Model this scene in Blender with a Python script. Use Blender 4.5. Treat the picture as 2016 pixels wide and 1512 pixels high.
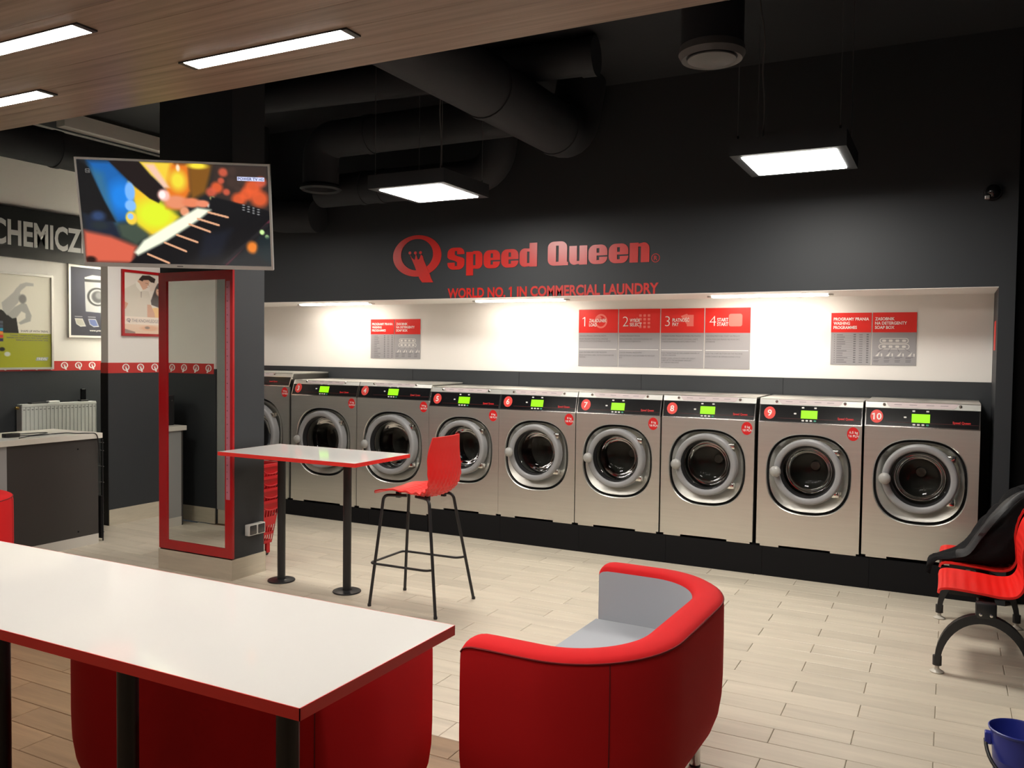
import bpy, bmesh, math, random
import numpy as np
from mathutils import Vector, Matrix, Euler
from mathutils.geometry import tessellate_polygon

random.seed(7)
for _o in list(bpy.data.objects):
    bpy.data.objects.remove(_o, do_unlink=True)
SC = bpy.context.scene
COL = SC.collection
PI = math.pi

# ------------------------------------------------------------------ camera
FPX, YAW, PITCH, ROLL, CAMH = 1665.85, math.radians(27.348), math.radians(-2.076), math.radians(0.723), 1.7
_fw = Vector((-math.sin(YAW) * math.cos(PITCH), math.cos(YAW) * math.cos(PITCH), math.sin(PITCH)))
_rt = Vector((math.cos(YAW), math.sin(YAW), 0))
_up = _rt.cross(_fw)
_r2 = _rt * math.cos(ROLL) + _up * math.sin(ROLL)
_u2 = _r2.cross(_fw)
cam_data = bpy.data.cameras.new('camera')
cam_data.sensor_width = 36.0
cam_data.lens = FPX / 2016 * 36.0
cam_data.clip_start = 0.05
cam = bpy.data.objects.new('camera', cam_data)
COL.objects.link(cam)
cam.matrix_world = Matrix(((_r2.x, _u2.x, -_fw.x, 0), (_r2.y, _u2.y, -_fw.y, 0), (_r2.z, _u2.z, -_fw.z, CAMH), (0, 0, 0, 1)))
SC.camera = cam

# ------------------------------------------------------------------ world, exposure
world = bpy.data.worlds.new('world')
SC.world = world
world.use_nodes = True
world.node_tree.nodes['Background'].inputs[0].default_value = (0.012, 0.013, 0.015, 1)
world.node_tree.nodes['Background'].inputs[1].default_value = 1.0
SC.view_settings.view_transform = 'Standard'
SC.view_settings.look = 'None'
SC.view_settings.gamma = 1.0
SC.view_settings.exposure = 1.15
SC.view_settings.use_curve_mapping = False
L_PENDANT, L_LINEAR, L_NICHE, L_FILL, L_TV = 24.0, 26.0, 18.0, 14.0, .5


def ray(u, v):
    return _r2 * ((u - 1008) / FPX) + _u2 * ((756 - v) / FPX) + _fw


def on_plane(u, v, ax, val):
    d = ray(u, v)
    o = Vector((0, 0, CAMH))
    return o + d * ((val - o[ax]) / d[ax])


# ------------------------------------------------------------------ materials
def s2l(c):
    return tuple(((x / 255) / 12.92 if x / 255 <= .04045 else ((x / 255 + .055) / 1.055) ** 2.4) for x in c)


MATS = {}


def mat(name, col, rough=.5, metal=0.0, spec=.5, coat=0.0, emit=None, estr=0.0, noise=None, bump=None, wave=None, rnd=0.0, aniso=0.0):
    """procedural principled material; col is linear rgb. noise=(scale xyz, amount), bump=(scale, strength)"""
    m = bpy.data.materials.new(name)
    m.use_nodes = True
    nt = m.node_tree
    b = nt.nodes['Principled BSDF']
    b.inputs['Base Color'].default_value = (*col, 1)
    b.inputs['Roughness'].default_value = rough
    b.inputs['Metallic'].default_value = metal
    b.inputs['Specular IOR Level'].default_value = spec
    b.inputs['Coat Weight'].default_value = coat
    b.inputs['Coat Roughness'].default_value = .04
    if aniso:
        b.inputs['Anisotropic'].default_value = aniso
    if emit:
        b.inputs['Emission Color'].default_value = (*emit, 1)
        b.inputs['Emission Strength'].default_value = estr
    geo = nt.nodes.new('ShaderNodeNewGeometry')
    if noise or rnd:
        val = nt.nodes.new('ShaderNodeMath')
        val.operation = 'ADD'
        val.inputs[0].default_value = 1.0
        val.inputs[1].default_value = 0.0
        if noise:
            mp = nt.nodes.new('ShaderNodeMapping')
            mp.inputs['Scale'].default_value = noise[0]
            tx = nt.nodes.new('ShaderNodeTexNoise')
            tx.inputs['Scale'].default_value = 1.0
            tx.inputs['Detail'].default_value = 5.0
            tx.inputs['Roughness'].default_value = .6
            nt.links.new(geo.outputs['Position'], mp.inputs['Vector'])
            if rnd:
                oi0 = nt.nodes.new('ShaderNodeObjectInfo')
                ml0 = nt.nodes.new('ShaderNodeMath')
                ml0.operation = 'MULTIPLY'
                ml0.inputs[1].default_value = 37.0
                nt.links.new(oi0.outputs['Random'], ml0.inputs[0])
                cmb = nt.nodes.new('ShaderNodeCombineXYZ')
                nt.links.new(ml0.outputs[0], cmb.inputs[0])
                nt.links.new(ml0.outputs[0], cmb.inputs[2])
                nt.links.new(cmb.outputs[0], mp.inputs['Location'])
            nt.links.new(mp.outputs[0], tx.inputs['Vector'])
            mr = nt.nodes.new('ShaderNodeMapRange')
            mr.inputs['From Min'].default_value = .3
            mr.inputs['From Max'].default_value = .7
            mr.inputs['To Min'].default_value = -noise[1]
            mr.inputs['To Max'].default_value = noise[1]
            nt.links.new(tx.outputs['Fac'], mr.inputs['Value'])
            nt.links.new(mr.outputs[0], val.inputs[1])
        last = val
        if rnd:
            oi = nt.nodes.new('ShaderNodeObjectInfo')
            mr2 = nt.nodes.new('ShaderNodeMapRange')
            mr2.inputs['To Min'].default_value = -rnd
            mr2.inputs['To Max'].default_value = rnd
            nt.links.new(oi.outputs['Random'], mr2.inputs['Value'])
            ad = nt.nodes.new('ShaderNodeMath')
            ad.operation = 'ADD'
            nt.links.new(val.outputs[0], ad.inputs[0])
            nt.links.new(mr2.outputs[0], ad.inputs[1])
            last = ad
        mx = nt.nodes.new('ShaderNodeVectorMath')
        mx.operation = 'SCALE'
        mx.inputs[0].default_value = col
        nt.links.new(last.outputs[0], mx.inputs['Scale'])
        nt.links.new(mx.outputs[0], b.inputs['Base Color'])
    if bump:
        mp = nt.nodes.new('ShaderNodeMapping')
        sc = bump[0]
        mp.inputs['Scale'].default_value = sc if isinstance(sc, tuple) else (sc, sc, sc)
        nt.links.new(geo.outputs['Position'], mp.inputs['Vector'])
        tx = nt.nodes.new('ShaderNodeTexNoise')
        tx.inputs['Scale'].default_value = 1.0
        tx.inputs['Detail'].default_value = 3.0
        nt.links.new(mp.outputs[0], tx.inputs['Vector'])
        bp = nt.nodes.new('ShaderNodeBump')
        bp.inputs['Strength'].default_value = bump[1]
        bp.inputs['Distance'].default_value = bump[2] if len(bump) > 2 else .01
        nt.links.new(tx.outputs['Fac'], bp.inputs['Height'])
        nt.links.new(bp.outputs[0], b.inputs['Normal'])
    MATS[name] = m
    return m


def mat_dado(name, upper, lower, z):
    """paint in two colours that meet at height z"""
    m = mat(name, upper, .55, spec=.3)
    nt = m.node_tree
    b = nt.nodes['Principled BSDF']
    g = nt.nodes.new('ShaderNodeNewGeometry')
    sp = nt.nodes.new('ShaderNodeSeparateXYZ')
    nt.links.new(g.outputs['Position'], sp.inputs[0])
    gt = nt.nodes.new('ShaderNodeMath')
    gt.operation = 'GREATER_THAN'
    gt.inputs[1].default_value = z
    nt.links.new(sp.outputs[2], gt.inputs[0])
    mx = nt.nodes.new('ShaderNodeMix')
    mx.data_type = 'RGBA'
    mx.inputs[6].default_value = (*lower, 1)
    mx.inputs[7].default_value = (*upper, 1)
    nt.links.new(gt.outputs[0], mx.inputs[0])
    nt.links.new(mx.outputs[2], b.inputs['Base Color'])
    return m


def mat_print(name, emit=0.0, rough=.35):
    m = bpy.data.materials.new(name)
    m.use_nodes = True
    nt = m.node_tree
    b = nt.nodes['Principled BSDF']
    at = nt.nodes.new('ShaderNodeAttribute')
    at.attribute_name = 'print'
    b.inputs['Roughness'].default_value = rough
    if emit:
        b.inputs['Base Color'].default_value = (.01, .01, .01, 1)
        nt.links.new(at.outputs['Color'], b.inputs['Emission Color'])
        b.inputs['Emission Strength'].default_value = emit
    else:
        nt.links.new(at.outputs['Color'], b.inputs['Base Color'])
    MATS[name] = m
    return m


def mat_glass(name, tint, refl=.1):
    m = bpy.data.materials.new(name)
    m.use_nodes = True
    nt = m.node_tree
    nt.nodes.remove(nt.nodes['Principled BSDF'])
    out = nt.nodes['Material Output']
    tr = nt.nodes.new('ShaderNodeBsdfTransparent')
    tr.inputs[0].default_value = (*tint, 1)
    gl = nt.nodes.new('ShaderNodeBsdfGlossy')
    gl.inputs['Roughness'].default_value = .015
    fr = nt.nodes.new('ShaderNodeFresnel')
    fr.inputs[0].default_value = 1.28
    mx = nt.nodes.new('ShaderNodeMixShader')
    nt.links.new(fr.outputs[0], mx.inputs[0])
    nt.links.new(tr.outputs[0], mx.inputs[1])
    nt.links.new(gl.outputs[0], mx.inputs[2])
    nt.links.new(mx.outputs[0], out.inputs[0])
    MATS[name] = m
    return m


DARK = (.030, .0335, .038)
WHITE = (.78, .755, .72)
RED = s2l((214, 38, 36))
mat('wall_dark', DARK, .55, spec=.35, bump=(160, .12, .002))
mat('wall_black', (.006, .006, .007), .6, spec=.2)
mat('ceiling_black', (.030, .033, .038), .7, spec=.2, bump=(40, .25, .004))
mat('white_paint', WHITE, .6, spec=.3)
mat_dado('wall_dado', WHITE, DARK, 1.512)
mat('grey_paint', (.30, .31, .30), .6, spec=.3)
mat('vent_grey', (.11, .11, .112), .5)
mat('rear_paint', (.55, .53, .50), .7, spec=.2)
mat('tile', (.585, .525, .425), .38, spec=.35, noise=((1.6, 16, 3), .10), rnd=.05, bump=((8, 90, 8), .12, .002))
mat('plank', (.235, .150, .085), .42, spec=.35, noise=((1.6, 16, 3), .22), rnd=.08, bump=((8, 90, 8), .15, .002))
mat('grout', (.50, .44, .34), .8)
mat('skirting', (.50, .455, .36), .45, noise=((3, 3, 24), .10))
mat('skirting_light', (.60, .58, .53), .4)
mat('ceiling_board', (.27, .185, .135), .42, spec=.4, noise=((.9, 30, 1), .32), rnd=.06)
mat('steel', (.72, .715, .67), .36, metal=.9, noise=((2.0, 2, 60), .03), aniso=.4)
mat('steel_dark', (.16, .155, .145), .38, metal=1.0)
mat('chrome', (.75, .74, .71), .12, metal=1.0)
mat('black_gloss', (.006, .006, .007), .16, spec=.5)
mat('black_plastic', (.012, .012, .013), .42)
mat('black_metal', (.014, .015, .017), .36, spec=.5)
mat('black_matt', (.008, .008, .009), .7, spec=.15)
mat('grey_plastic', (.275, .277, .283), .38)
mat('light_grey_plastic', (.34, .335, .32), .35)
mat('drum', (.11, .11, .10), .45, metal=.9)
mat('hub', (.30, .29, .27), .35, metal=.8)
mat_glass('door_glass', (.48, .49, .48))
mat('lcd', (.02, .05, .0), .3, emit=s2l((160, 255, 15)), estr=.5)
mat('badge_red', s2l((226, 70, 62)), .4)
mat('sticker_red', s2l((205, 30, 32)), .4)
mat('print_white', (.82, .80, .77), .5)
mat('print_red', s2l((96, 24, 24)), .5)
mat('button_white', (.72, .71, .68), .4)
mat('button_green', (.05, .30, .20), .4)
mat('label_pink', (.62, .53, .53), .35)
mat('label_ink', (.28, .24, .26), .5)
mat('sign_red', s2l((222, 44, 38)), .42, spec=.35)
mat('sign_red_tint', s2l((236, 122, 112)), .42, spec=.35)
mat('sign_grey', (.315, .305, .315), .42, spec=.35)
mat('sign_ink', (.13, .125, .135), .5)
mat('sign_pale', (.62, .60, .57), .5)
mat('logo_red', s2l((186, 36, 30)), .32, spec=.6)
mat('strip_red', s2l((190, 42, 40)), .45)
mat('laminate', (.69, .68, .655), .07, spec=.5)
mat('edge_red', s2l((226, 52, 46)), .32)
mat('fabric_red', s2l((205, 26, 30)), .85, spec=.25, bump=(900, .25, .001))
mat('fabric_seam', s2l((120, 12, 16)), .85)
mat('fabric_grey', (.40, .42, .455), .9, spec=.2, bump=(900, .25, .001))
mat('plastic_red', s2l((226, 40, 38)), .30, spec=.5)
mat('bench_red', s2l((235, 38, 32)), .34, spec=.5)
mat('basket_red', s2l((190, 24, 32)), .35)
mat('frame_red', s2l((170, 20, 26)), .25, spec=.55)
mat('ruler', (.45, .16, .22), .4)
mat('ruler_ink', (.16, .05, .08), .5)
mat('mirror', (.80, .82, .79), .01, metal=1.0)
mat('silver', (.55, .54, .52), .35, metal=.7)
mat('socket_white', (.62, .62, .60), .35)
mat('socket_cap', (.05, .05, .052), .2)
mat('bucket_blue', s2l((34, 46, 140)), .35)
mat('cloth_black', (.006, .006, .007), .85, spec=.2, bump=(60, .4, .006))
mat('cloth_strap', (.013, .0135, .015), .5, spec=.4, bump=(60, .3, .004))
mat('foot_cream', (.56, .53, .46), .4)
mat('radiator', (.52, .54, .52), .4)
mat('brass', (.5, .35, .12), .3, metal=1.0)
mat('counter_dark', (.040, .036, .034), .5)
mat('counter_grey', (.33, .33, .33), .5)
mat('counter_top', (.70, .67, .60), .4)
mat('paper', (.66, .66, .64), .6)
mat('sign_board', (.022, .023, .024), .22, spec=.6)
mat('letter_silver', (.42, .42, .42), .4)
mat('wire', (.20, .20, .20), .4, metal=.5)
mat('lamp_face', (.9, .9, .9), .5, emit=(1.0, .955, .88), estr=L_PENDANT)
mat('lamp_linear', (.9, .9, .9), .5, emit=(1.0, .94, .86), estr=L_LINEAR)
mat('lamp_niche', (.9, .9, .9), .5, emit=(1.0, .90, .78), estr=L_NICHE)
mat('fill_side', (.9, .9, .9), .5, emit=(1.0, .97, .82), estr=L_FILL * 2.1)
mat('fill_passage', (.9, .9, .9), .5, emit=(1.0, .95, .87), estr=L_FILL * .6)
mat('tv_mark', (.1, .1, .1), .5, emit=s2l((215, 222, 255)), estr=.45)
mat('tv_ink', (.02, .02, .03), .5, emit=s2l((60, 60, 120)), estr=.4)
mat('tv_dim', (.1, .1, .1), .5, emit=s2l((120, 120, 118)), estr=.4)
mat_print('tv_picture', L_TV, .12)
mat_print('poster_print', 0, .3)


# ------------------------------------------------------------------ mesh helpers
def link(o, parent=None):
    COL.objects.link(o)
    if parent is not None:
        o.parent = parent
    return o


def mk(name, bm, m, parent=None, smooth=None, world=False):
    """one mesh object; world=True means the vertices are in world space"""
    if world and parent is not None:
        off = Vector(parent.location)
        pp = parent.parent
        while pp is not None:
            off += Vector(pp.location)
            pp = pp.parent
        bmesh.ops.translate(bm, verts=bm.verts, vec=-off)
    bmesh.ops.recalc_face_normals(bm, faces=bm.faces)
    me = bpy.data.meshes.new(name)
    bm.to_mesh(me)
    bm.free()
    if smooth is not None:
        me.shade_smooth()
        me.set_sharp_from_angle(angle=math.radians(smooth))
    if m:
        me.materials.append(MATS[m] if isinstance(m, str) else m)
    return link(bpy.data.objects.new(name, me), parent)


def mk_raw(name, me, m, parent=None):
    me.materials.clear()
    me.materials.append(MATS[m])
    return link(bpy.data.objects.new(name, me), parent)


def tag(o, label, cat, group=None):
    o['label'] = label
    o['category'] = cat
    if group:
        o['group'] = group
    return o


def thing(name, label, cat, loc=(0, 0, 0), rot=(0, 0, 0), group=None):
    e = bpy.data.objects.new(name, None)
    e.empty_display_size = .1
    COL.objects.link(e)
    e.location = loc
    e.rotation_euler = rot
    return tag(e, label, cat, group)


def struct(o):
    o['kind'] = 'structure'
    return o


def copy_tree(o, parent=None):
    c = o.copy()
    COL.objects.link(c)
    c.parent = parent
    for ch in list(o.children):
        copy_tree(ch, c)
    return c


def nb():
    return bmesh.new()


def box(bm, x0, x1, y0, y1, z0, z1, bev=0.0, seg=2):
    r = bmesh.ops.create_cube(bm, size=1.0, matrix=Matrix.Translation(((x0 + x1) / 2, (y0 + y1) / 2, (z0 + z1) / 2)) @ Matrix.Diagonal((abs(x1 - x0), abs(y1 - y0), abs(z1 - z0), 1)))
    if bev:
        es = {e for v in r['verts'] for e in v.link_edges}
        bmesh.ops.bevel(bm, geom=list(es), offset=bev, segments=seg, affect='EDGES', profile=.5)
    return bm


def bx(x0, x1, y0, y1, z0, z1, bev=0.0, seg=2):
    return box(nb(), x0, x1, y0, y1, z0, z1, bev, seg)


def cyl(bm, p0, p1, r0, r1=None, n=20):
    p0, p1 = Vector(p0), Vector(p1)
    r1 = r0 if r1 is None else r1
    d = p1 - p0
    q = d.to_track_quat('Z', 'Y').to_matrix().to_4x4()
    bmesh.ops.create_cone(bm, cap_ends=True, segments=n, radius1=r0, radius2=r1, depth=d.length, matrix=Matrix.Translation((p0 + p1) / 2) @ q)
    return bm


def tube(bm, pts, r, n=10, cap=True, closed=False):
    pts = [Vector(p) for p in pts]
    N = len(pts)
    rs = r if isinstance(r, (list, tuple)) else [r] * N
    rings = []
    prev = None
    for i, p in enumerate(pts):
        a = pts[(i - 1) % N] if (closed or i > 0) else p
        b = pts[(i + 1) % N] if (closed or i < N - 1) else p
        t = (b - a).normalized()
        if prev is None:
            ref = Vector((0, 0, 1)) if abs(t.z) < .9 else Vector((1, 0, 0))
            nx = t.cross(ref).normalized()
        else:
            nx = (prev - t * prev.dot(t)).normalized()
        prev = nx
        ny = t.cross(nx)
        rings.append([bm.verts.new(p + (nx * math.cos(2 * PI * k / n) + ny * math.sin(2 * PI * k / n)) * rs[i]) for k in range(n)])
    for i in range(N if closed else N - 1):
        A, B = rings[i], rings[(i + 1) % N]
        for k in range(n):
            bm.faces.new((A[k], A[(k + 1) % n], B[(k + 1) % n], B[k]))
    if cap and not closed:
        bm.faces.new(rings[0])
        bm.faces.new(rings[-1][::-1])
    return bm


def fillet(pts, r, n=6):
    pts = [Vector(p) for p in pts]
    out = [pts[0]]
    for i in range(1, len(pts) - 1):
        p, a, b = pts[i], pts[i - 1], pts[i + 1]
        da, db = (a - p), (b - p)
        rr = min(r, da.length * .49, db.length * .49)
        A, B = p + da.normalized() * rr, p + db.normalized() * rr
        for k in range(n + 1):
            t = k / n
            out.append(A * (1 - t) ** 2 + p * 2 * t * (1 - t) + B * t * t)
    out.append(pts[-1])
    return out


def lathe(bm, prof, n=48, M=None, close_end=False):
    """profile (r, h) turned about the local Y axis (h along +Y)"""
    rings = []
    for r, h in prof:
        if r < 1e-6:
            rings.append([bm.verts.new((0, h, 0))])
        else:
            rings.append([bm.verts.new((r * math.cos(2 * PI * k / n), h, r * math.sin(2 * PI * k / n))) for k in range(n)])
    vs = [v for q in rings for v in q]
    for A, B in zip(rings, rings[1:]):
        for k in range(n):
            k2 = (k + 1) % n
            if len(A) == 1 and len(B) == 1:
                continue
            if len(A) == 1:
                bm.faces.new((A[0], B[k], B[k2]))
            elif len(B) == 1:
                bm.faces.new((A[k], A[k2], B[0]))
            else:
                bm.faces.new((A[k], A[k2], B[k2], B[k]))
    if M is not None:
        bmesh.ops.transform(bm, matrix=M, verts=vs)
    return bm


def poly2(bm, loops, thick=0.0, mapf=lambda x, y, d: (x, -d, y)):
    """flat polygon with holes; mapf(x, y, depth) -> 3d. thick > 0 gives it real edges"""
    v2 = [[Vector((p[0], p[1], 0)) for p in L] for L in loops]
    tris = tessellate_polygon(v2)
    flat = [p for L in loops for p in L]
    top = [bm.verts.new(mapf(p[0], p[1], thick)) for p in flat]
    for t in tris:
        try:
            bm.faces.new([top[i] for i in t])
        except ValueError:
            pass
    if thick:
        bot = [bm.verts.new(mapf(p[0], p[1], 0)) for p in flat]
        k = 0
        for L in loops:
            n = len(L)
            for i in range(n):
                a, b = k + i, k + (i + 1) % n
                bm.faces.new((top[a], top[b], bot[b], bot[a]))
            k += n
    return bm


def ell(cx, cy, rx, ry, n=32, a0=0, a1=2 * PI):
    full = abs(a1 - a0 - 2 * PI) < 1e-6
    return [(cx + rx * math.cos(a0 + (a1 - a0) * i / (n if full else n - 1)), cy + ry * math.sin(a0 + (a1 - a0) * i / (n if full else n - 1))) for i in range(n)]


def rrect(x0, x1, y0, y1, r, n=6):
    out = []
    for cx, cy, a in ((x1 - r, y1 - r, 0), (x0 + r, y1 - r, PI / 2), (x0 + r, y0 + r, PI), (x1 - r, y0 + r, 1.5 * PI)):
        for i in range(n + 1):
            t = a + PI / 2 * i / n
            out.append((cx + r * math.cos(t), cy + r * math.sin(t)))
    return out


FACE_Y = lambda x, y, d: (x, -d, y)           # seen from -Y
FACE_X = lambda x, y, d: (d, x, y)            # seen from +X
_TXT = {}


def text_mesh(body, bold=0.0, align='LEFT', spacing=1.0):
    """text as flat mesh in xy; cached"""
    key = (body, bold, align, spacing)
    if key not in _TXT:
        c = bpy.data.curves.new('lettering', 'FONT')
        c.body = body
        c.align_x = align
        c.offset = bold
        c.space_character = spacing
        c.resolution_u = 3
        o = bpy.data.objects.new('lettering', c)
        COL.objects.link(o)
        bpy.context.view_layer.update()
        me = bpy.data.meshes.new_from_object(o.evaluated_get(bpy.context.evaluated_depsgraph_get()))
        bpy.data.objects.remove(o, do_unlink=True)
        bpy.data.curves.remove(c)
        co = np.empty(len(me.vertices) * 3)
        me.vertices.foreach_get('co', co)
        co = co.reshape(-1, 3)
        fs = [tuple(p.vertices) for p in me.polygons]
        bpy.data.meshes.remove(me)
        _TXT[key] = (co, fs)
        for i, ch in enumerate(body):          # the plain bar of the digit one gets its flag
            if ch == '1':
                pre = text_mesh(body[:i + 1], bold, align, spacing)[0] if i + 1 < len(body) else co
                if i + 1 < len(body):
                    x1 = pre[:, 0].max()
                else:
                    x1 = co[:, 0].max()
                one = text_mesh('1', bold, align, spacing)[0] if body != '1' else co
                one = one[:one.shape[0]]
                w1 = .09 + 2 * bold
                x0 = x1 - w1
                n0 = len(co)
                co = np.vstack([co, [(x0 + .01, .69 + bold, 0), (x0 - .15, .585 + bold, 0), (x0 - .15, .50 - bold, 0), (x0 + .01, .59 - bold, 0)]])
                fs = fs + [(n0, n0 + 1, n0 + 2, n0 + 3)]
        _TXT[key] = (co, fs)
    return _TXT[key]


def add_text(bm, body, x, y, h, width=None, bold=0.0, align='LEFT', mapf=FACE_Y, d=0.0, slant=0.0, spacing=1.0):
    """put text on a plane: cap height h, baseline at y, start (or centre) at x; width stretches it"""
    co, fs = text_mesh(body, bold, 'LEFT', spacing)
    if not len(co):
        return bm
    k = h / .69
    x0, x1 = co[:, 0].min(), co[:, 0].max()
    kx = k if width is None else width / (x1 - x0)
    w = (x1 - x0) * kx
    sx = x if align == 'LEFT' else (x - w / 2 if align == 'CENTER' else x - w)
    vs = [bm.verts.new(mapf(sx + (p[0] - x0) * kx + slant * p[1] * k, y + p[1] * k, d)) for p in co]
    for f in fs:
        try:
            bm.faces.new([vs[i] for i in f])
        except ValueError:
            pass
    return bm


def emblem_loops(cx, cy, s):
    """crowned Q: ring plus tail with three points, about 1.2 s wide"""
    ring = [ell(cx, cy, .60 * s, .50 * s, 40), ell(cx, cy, .40 * s, .375 * s, 36)[::-1]]
    T = [(-.175, .13), (-.02, -.03), (-.015, .1), (.05, -.02), (.10, .14), (.13, -.06), (.30, -.36), (.40, -.68), (.15, -.68), (.05, -.55), (-.03, -.32)]
    tail = [(cx + a * s, cy + b * s) for a, b in T]
    dots = [ell(cx + a * s, cy + b * s, .045 * s, .045 * s, 12) for a, b in ((-.18, .17), (-.02, .17), (.11, .18))]
    return ring, tail, dots


def emblem(bm, cx, cy, s, mapf, d):
    ring, tail, dots = emblem_loops(cx, cy, s)
    poly2(bm, ring, 0, lambda x, y, _: mapf(x, y, d))
    poly2(bm, [tail], 0, lambda x, y, _: mapf(x, y, d + .0004))
    for q in dots:
        poly2(bm, [q], 0, lambda x, y, _: mapf(x, y, d))
    return bm


# ---- printed pictures: a fine grid with one colour per point
def soft_poly(U, V, pts, soft):
    """1 inside, 0 outside, blurred by soft"""
    n = len(pts)
    inside = np.zeros(U.shape, bool)
    dist = np.full(U.shape, 1e9)
    for i in range(n):
        x0, y0 = pts[i]
        x1, y1 = pts[(i + 1) % n]
        c = ((y0 > V) != (y1 > V))
        xi = (x1 - x0) * (V - y0) / ((y1 - y0) if abs(y1 - y0) > 1e-9 else 1e-9) + x0
        inside ^= c & (U < xi)
        dx, dy = x1 - x0, y1 - y0
        t = np.clip(((U - x0) * dx + (V - y0) * dy) / (dx * dx + dy * dy + 1e-12), 0, 1)
        dist = np.minimum(dist, np.hypot(U - x0 - t * dx, V - y0 - t * dy))
    sd = np.where(inside, dist, -dist)
    return np.clip(sd / soft + .5, 0, 1)


class Picture:
    def __init__(s, w, h, nx, ny, base):
        s.w, s.h, s.nx, s.ny = w, h, nx, ny
        s.U, s.V = np.meshgrid(np.linspace(0, w, nx + 1), np.linspace(0, h, ny + 1))
        s.C = np.ones(s.U.shape + (3,)) * np.array(base, float)

    def lay(s, a, col):
        s.C = s.C * (1 - a[..., None]) + np.array(col, float) * a[..., None]
        return s

    def poly(s, pts, col, soft=4.0, op=1.0):
        return s.lay(soft_poly(s.U, s.V, pts, soft) * op, col)

    def blob(s, x, y, rx, ry, col, soft=.5, op=1.0):
        d = np.hypot((s.U - x) / rx, (s.V - y) / ry)
        return s.lay(np.clip((1 - d) / soft + .5, 0, 1) * op, col)

    def line(s, x0, y0, x1, y1, w, col, op=1.0):
        dx, dy = x1 - x0, y1 - y0
        t = np.clip(((s.U - x0) * dx + (s.V - y0) * dy) / (dx * dx + dy * dy), 0, 1)
        d = np.hypot(s.U - x0 - t * dx, s.V - y0 - t * dy)
        return s.lay(np.clip((w / 2 - d) / (w * .3) + .5, 0, 1) * op, col)

    def grain(s, amt, seed=1):
        rng = np.random.default_rng(seed)
        s.C = s.C * (1 + amt * rng.standard_normal(s.U.shape)[..., None])
        return s

    def build(s, name, W, H, m, parent, mapf):
        """mapf(x, z) with x 0..W, z 0..H from the lower left corner"""
        me = bpy.data.meshes.new(name)
        P = [mapf(u / s.w * W, H - v / s.h * H) for u, v in zip(s.U.ravel(), s.V.ravel())]
        nx = s.nx + 1
        F = [(j * nx + i, (j + 1) * nx + i, (j + 1) * nx + i + 1, j * nx + i + 1) for j in range(s.ny) for i in range(s.nx)]
        me.from_pydata(P, [], F)
        c = np.clip(s.C, 0, 255) / 255
        lin = np.where(c <= .04045, c / 12.92, ((c + .055) / 1.055) ** 2.4).reshape(-1, 3)
        at = me.color_attributes.new('print', 'FLOAT_COLOR', 'POINT')
        at.data.foreach_set('color', np.c_[lin, np.ones(len(lin))].ravel().astype(np.float32))
        me.materials.append(MATS[m])
        return link(bpy.data.objects.new(name, me), parent)


# ================================================================== the setting
XL, XR = -8.2, .382            # left wall, right wall face
YB = 6.70                      # plane of washer fronts and logo wall
YN = 7.35                      # back of the niche
ZC, ZW = 3.94, 3.0             # black ceiling, wooden ceiling
NZ0, NZ1 = 1.525, 2.20         # white band of the niche
Y0, ROW, TL = 3.14, .1612, .651

# floors: bed plus every tile
fl = struct(mk('floor', bx(XL, 1.0, Y0, 7.5, -.06, -.008), 'grout'))
fb = struct(mk('floor_wood', bx(-6.4, 1.0, -2.2, Y0, -.06, -.008), 'plank'))
_tile_mesh = {}


def tile(parent, x0, x1, y0, y1, m, name):
    w, h = round(x1 - x0 - .003, 4), round(y1 - y0 - .003, 4)
    key = (w, h, m)
    if key not in _tile_mesh:
        b = nb()
        c = .0025
        q = [(0, 0), (w, 0), (w, h), (0, h)]
        q2 = [(c, c), (w - c, c), (w - c, h - c), (c, h - c)]
        lo = [b.verts.new((x, y, -.009)) for x, y in q]
        mi = [b.verts.new((x, y, -.0015)) for x, y in q]
        hi = [b.verts.new((x, y, 0)) for x, y in q2]
        for A, B in ((lo, mi), (mi, hi)):
            for i in range(4):
                b.faces.new((A[i], A[(i + 1) % 4], B[(i + 1) % 4], B[i]))
        b.faces.new(hi)
        me = bpy.data.meshes.new(name)
        bmesh.ops.recalc_face_normals(b, faces=b.faces)
        b.to_mesh(me)
        b.free()
        me.materials.append(MATS[m])
        _tile_mesh[key] = me
    o = bpy.data.objects.new(name, _tile_mesh[key])
    o.location = (x0 + .0015, y0 + .0015, random.uniform(-.0006, 0))
    link(o, parent)


for k in range(0, 23):
    y0 = Y0 + k * ROW
    y1 = y0 + ROW
    j = (-.342 if k % 2 else -.017)
    n0 = math.floor((max(XL, -1.75 * y1 - .2) - j) / TL)
    x = j + n0 * TL
    while x < .95:
        tile(fl, max(x, XL), min(x + TL, .95), y0, y1, 'tile', 'floor_tile')
        x += TL
for k in range(1, 14):
    y1 = Y0 - (k - 1) * ROW
    y0 = y1 - ROW
    j = -3.45 + (TL / 2 if k % 2 else 0)
    n0 = math.floor((-1.75 * y1 - .1 - j) / TL)
    x = j + n0 * TL
    while x < XR:
        tile(fb, x, min(x + TL, XR), y0, y1, 'plank', 'wood_plank')
        x += TL

# ceilings
struct(mk('ceiling', bx(XL, 1.2, -2.2, 7.5, ZC, ZC + .1), 'ceiling_black'))
cw = struct(mk('ceiling_wood', bx(-6.3, XR, -2.2, Y0, ZW + .014, ZW + .12), 'ceiling_board'))
for k in range(27):
    y1 = Y0 + .006 - k * .197
    mk('ceiling_board', bx(-6.3, XR - .002, y1 - .1955, y1, ZW, ZW + .0135), 'ceiling_board', cw)

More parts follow.
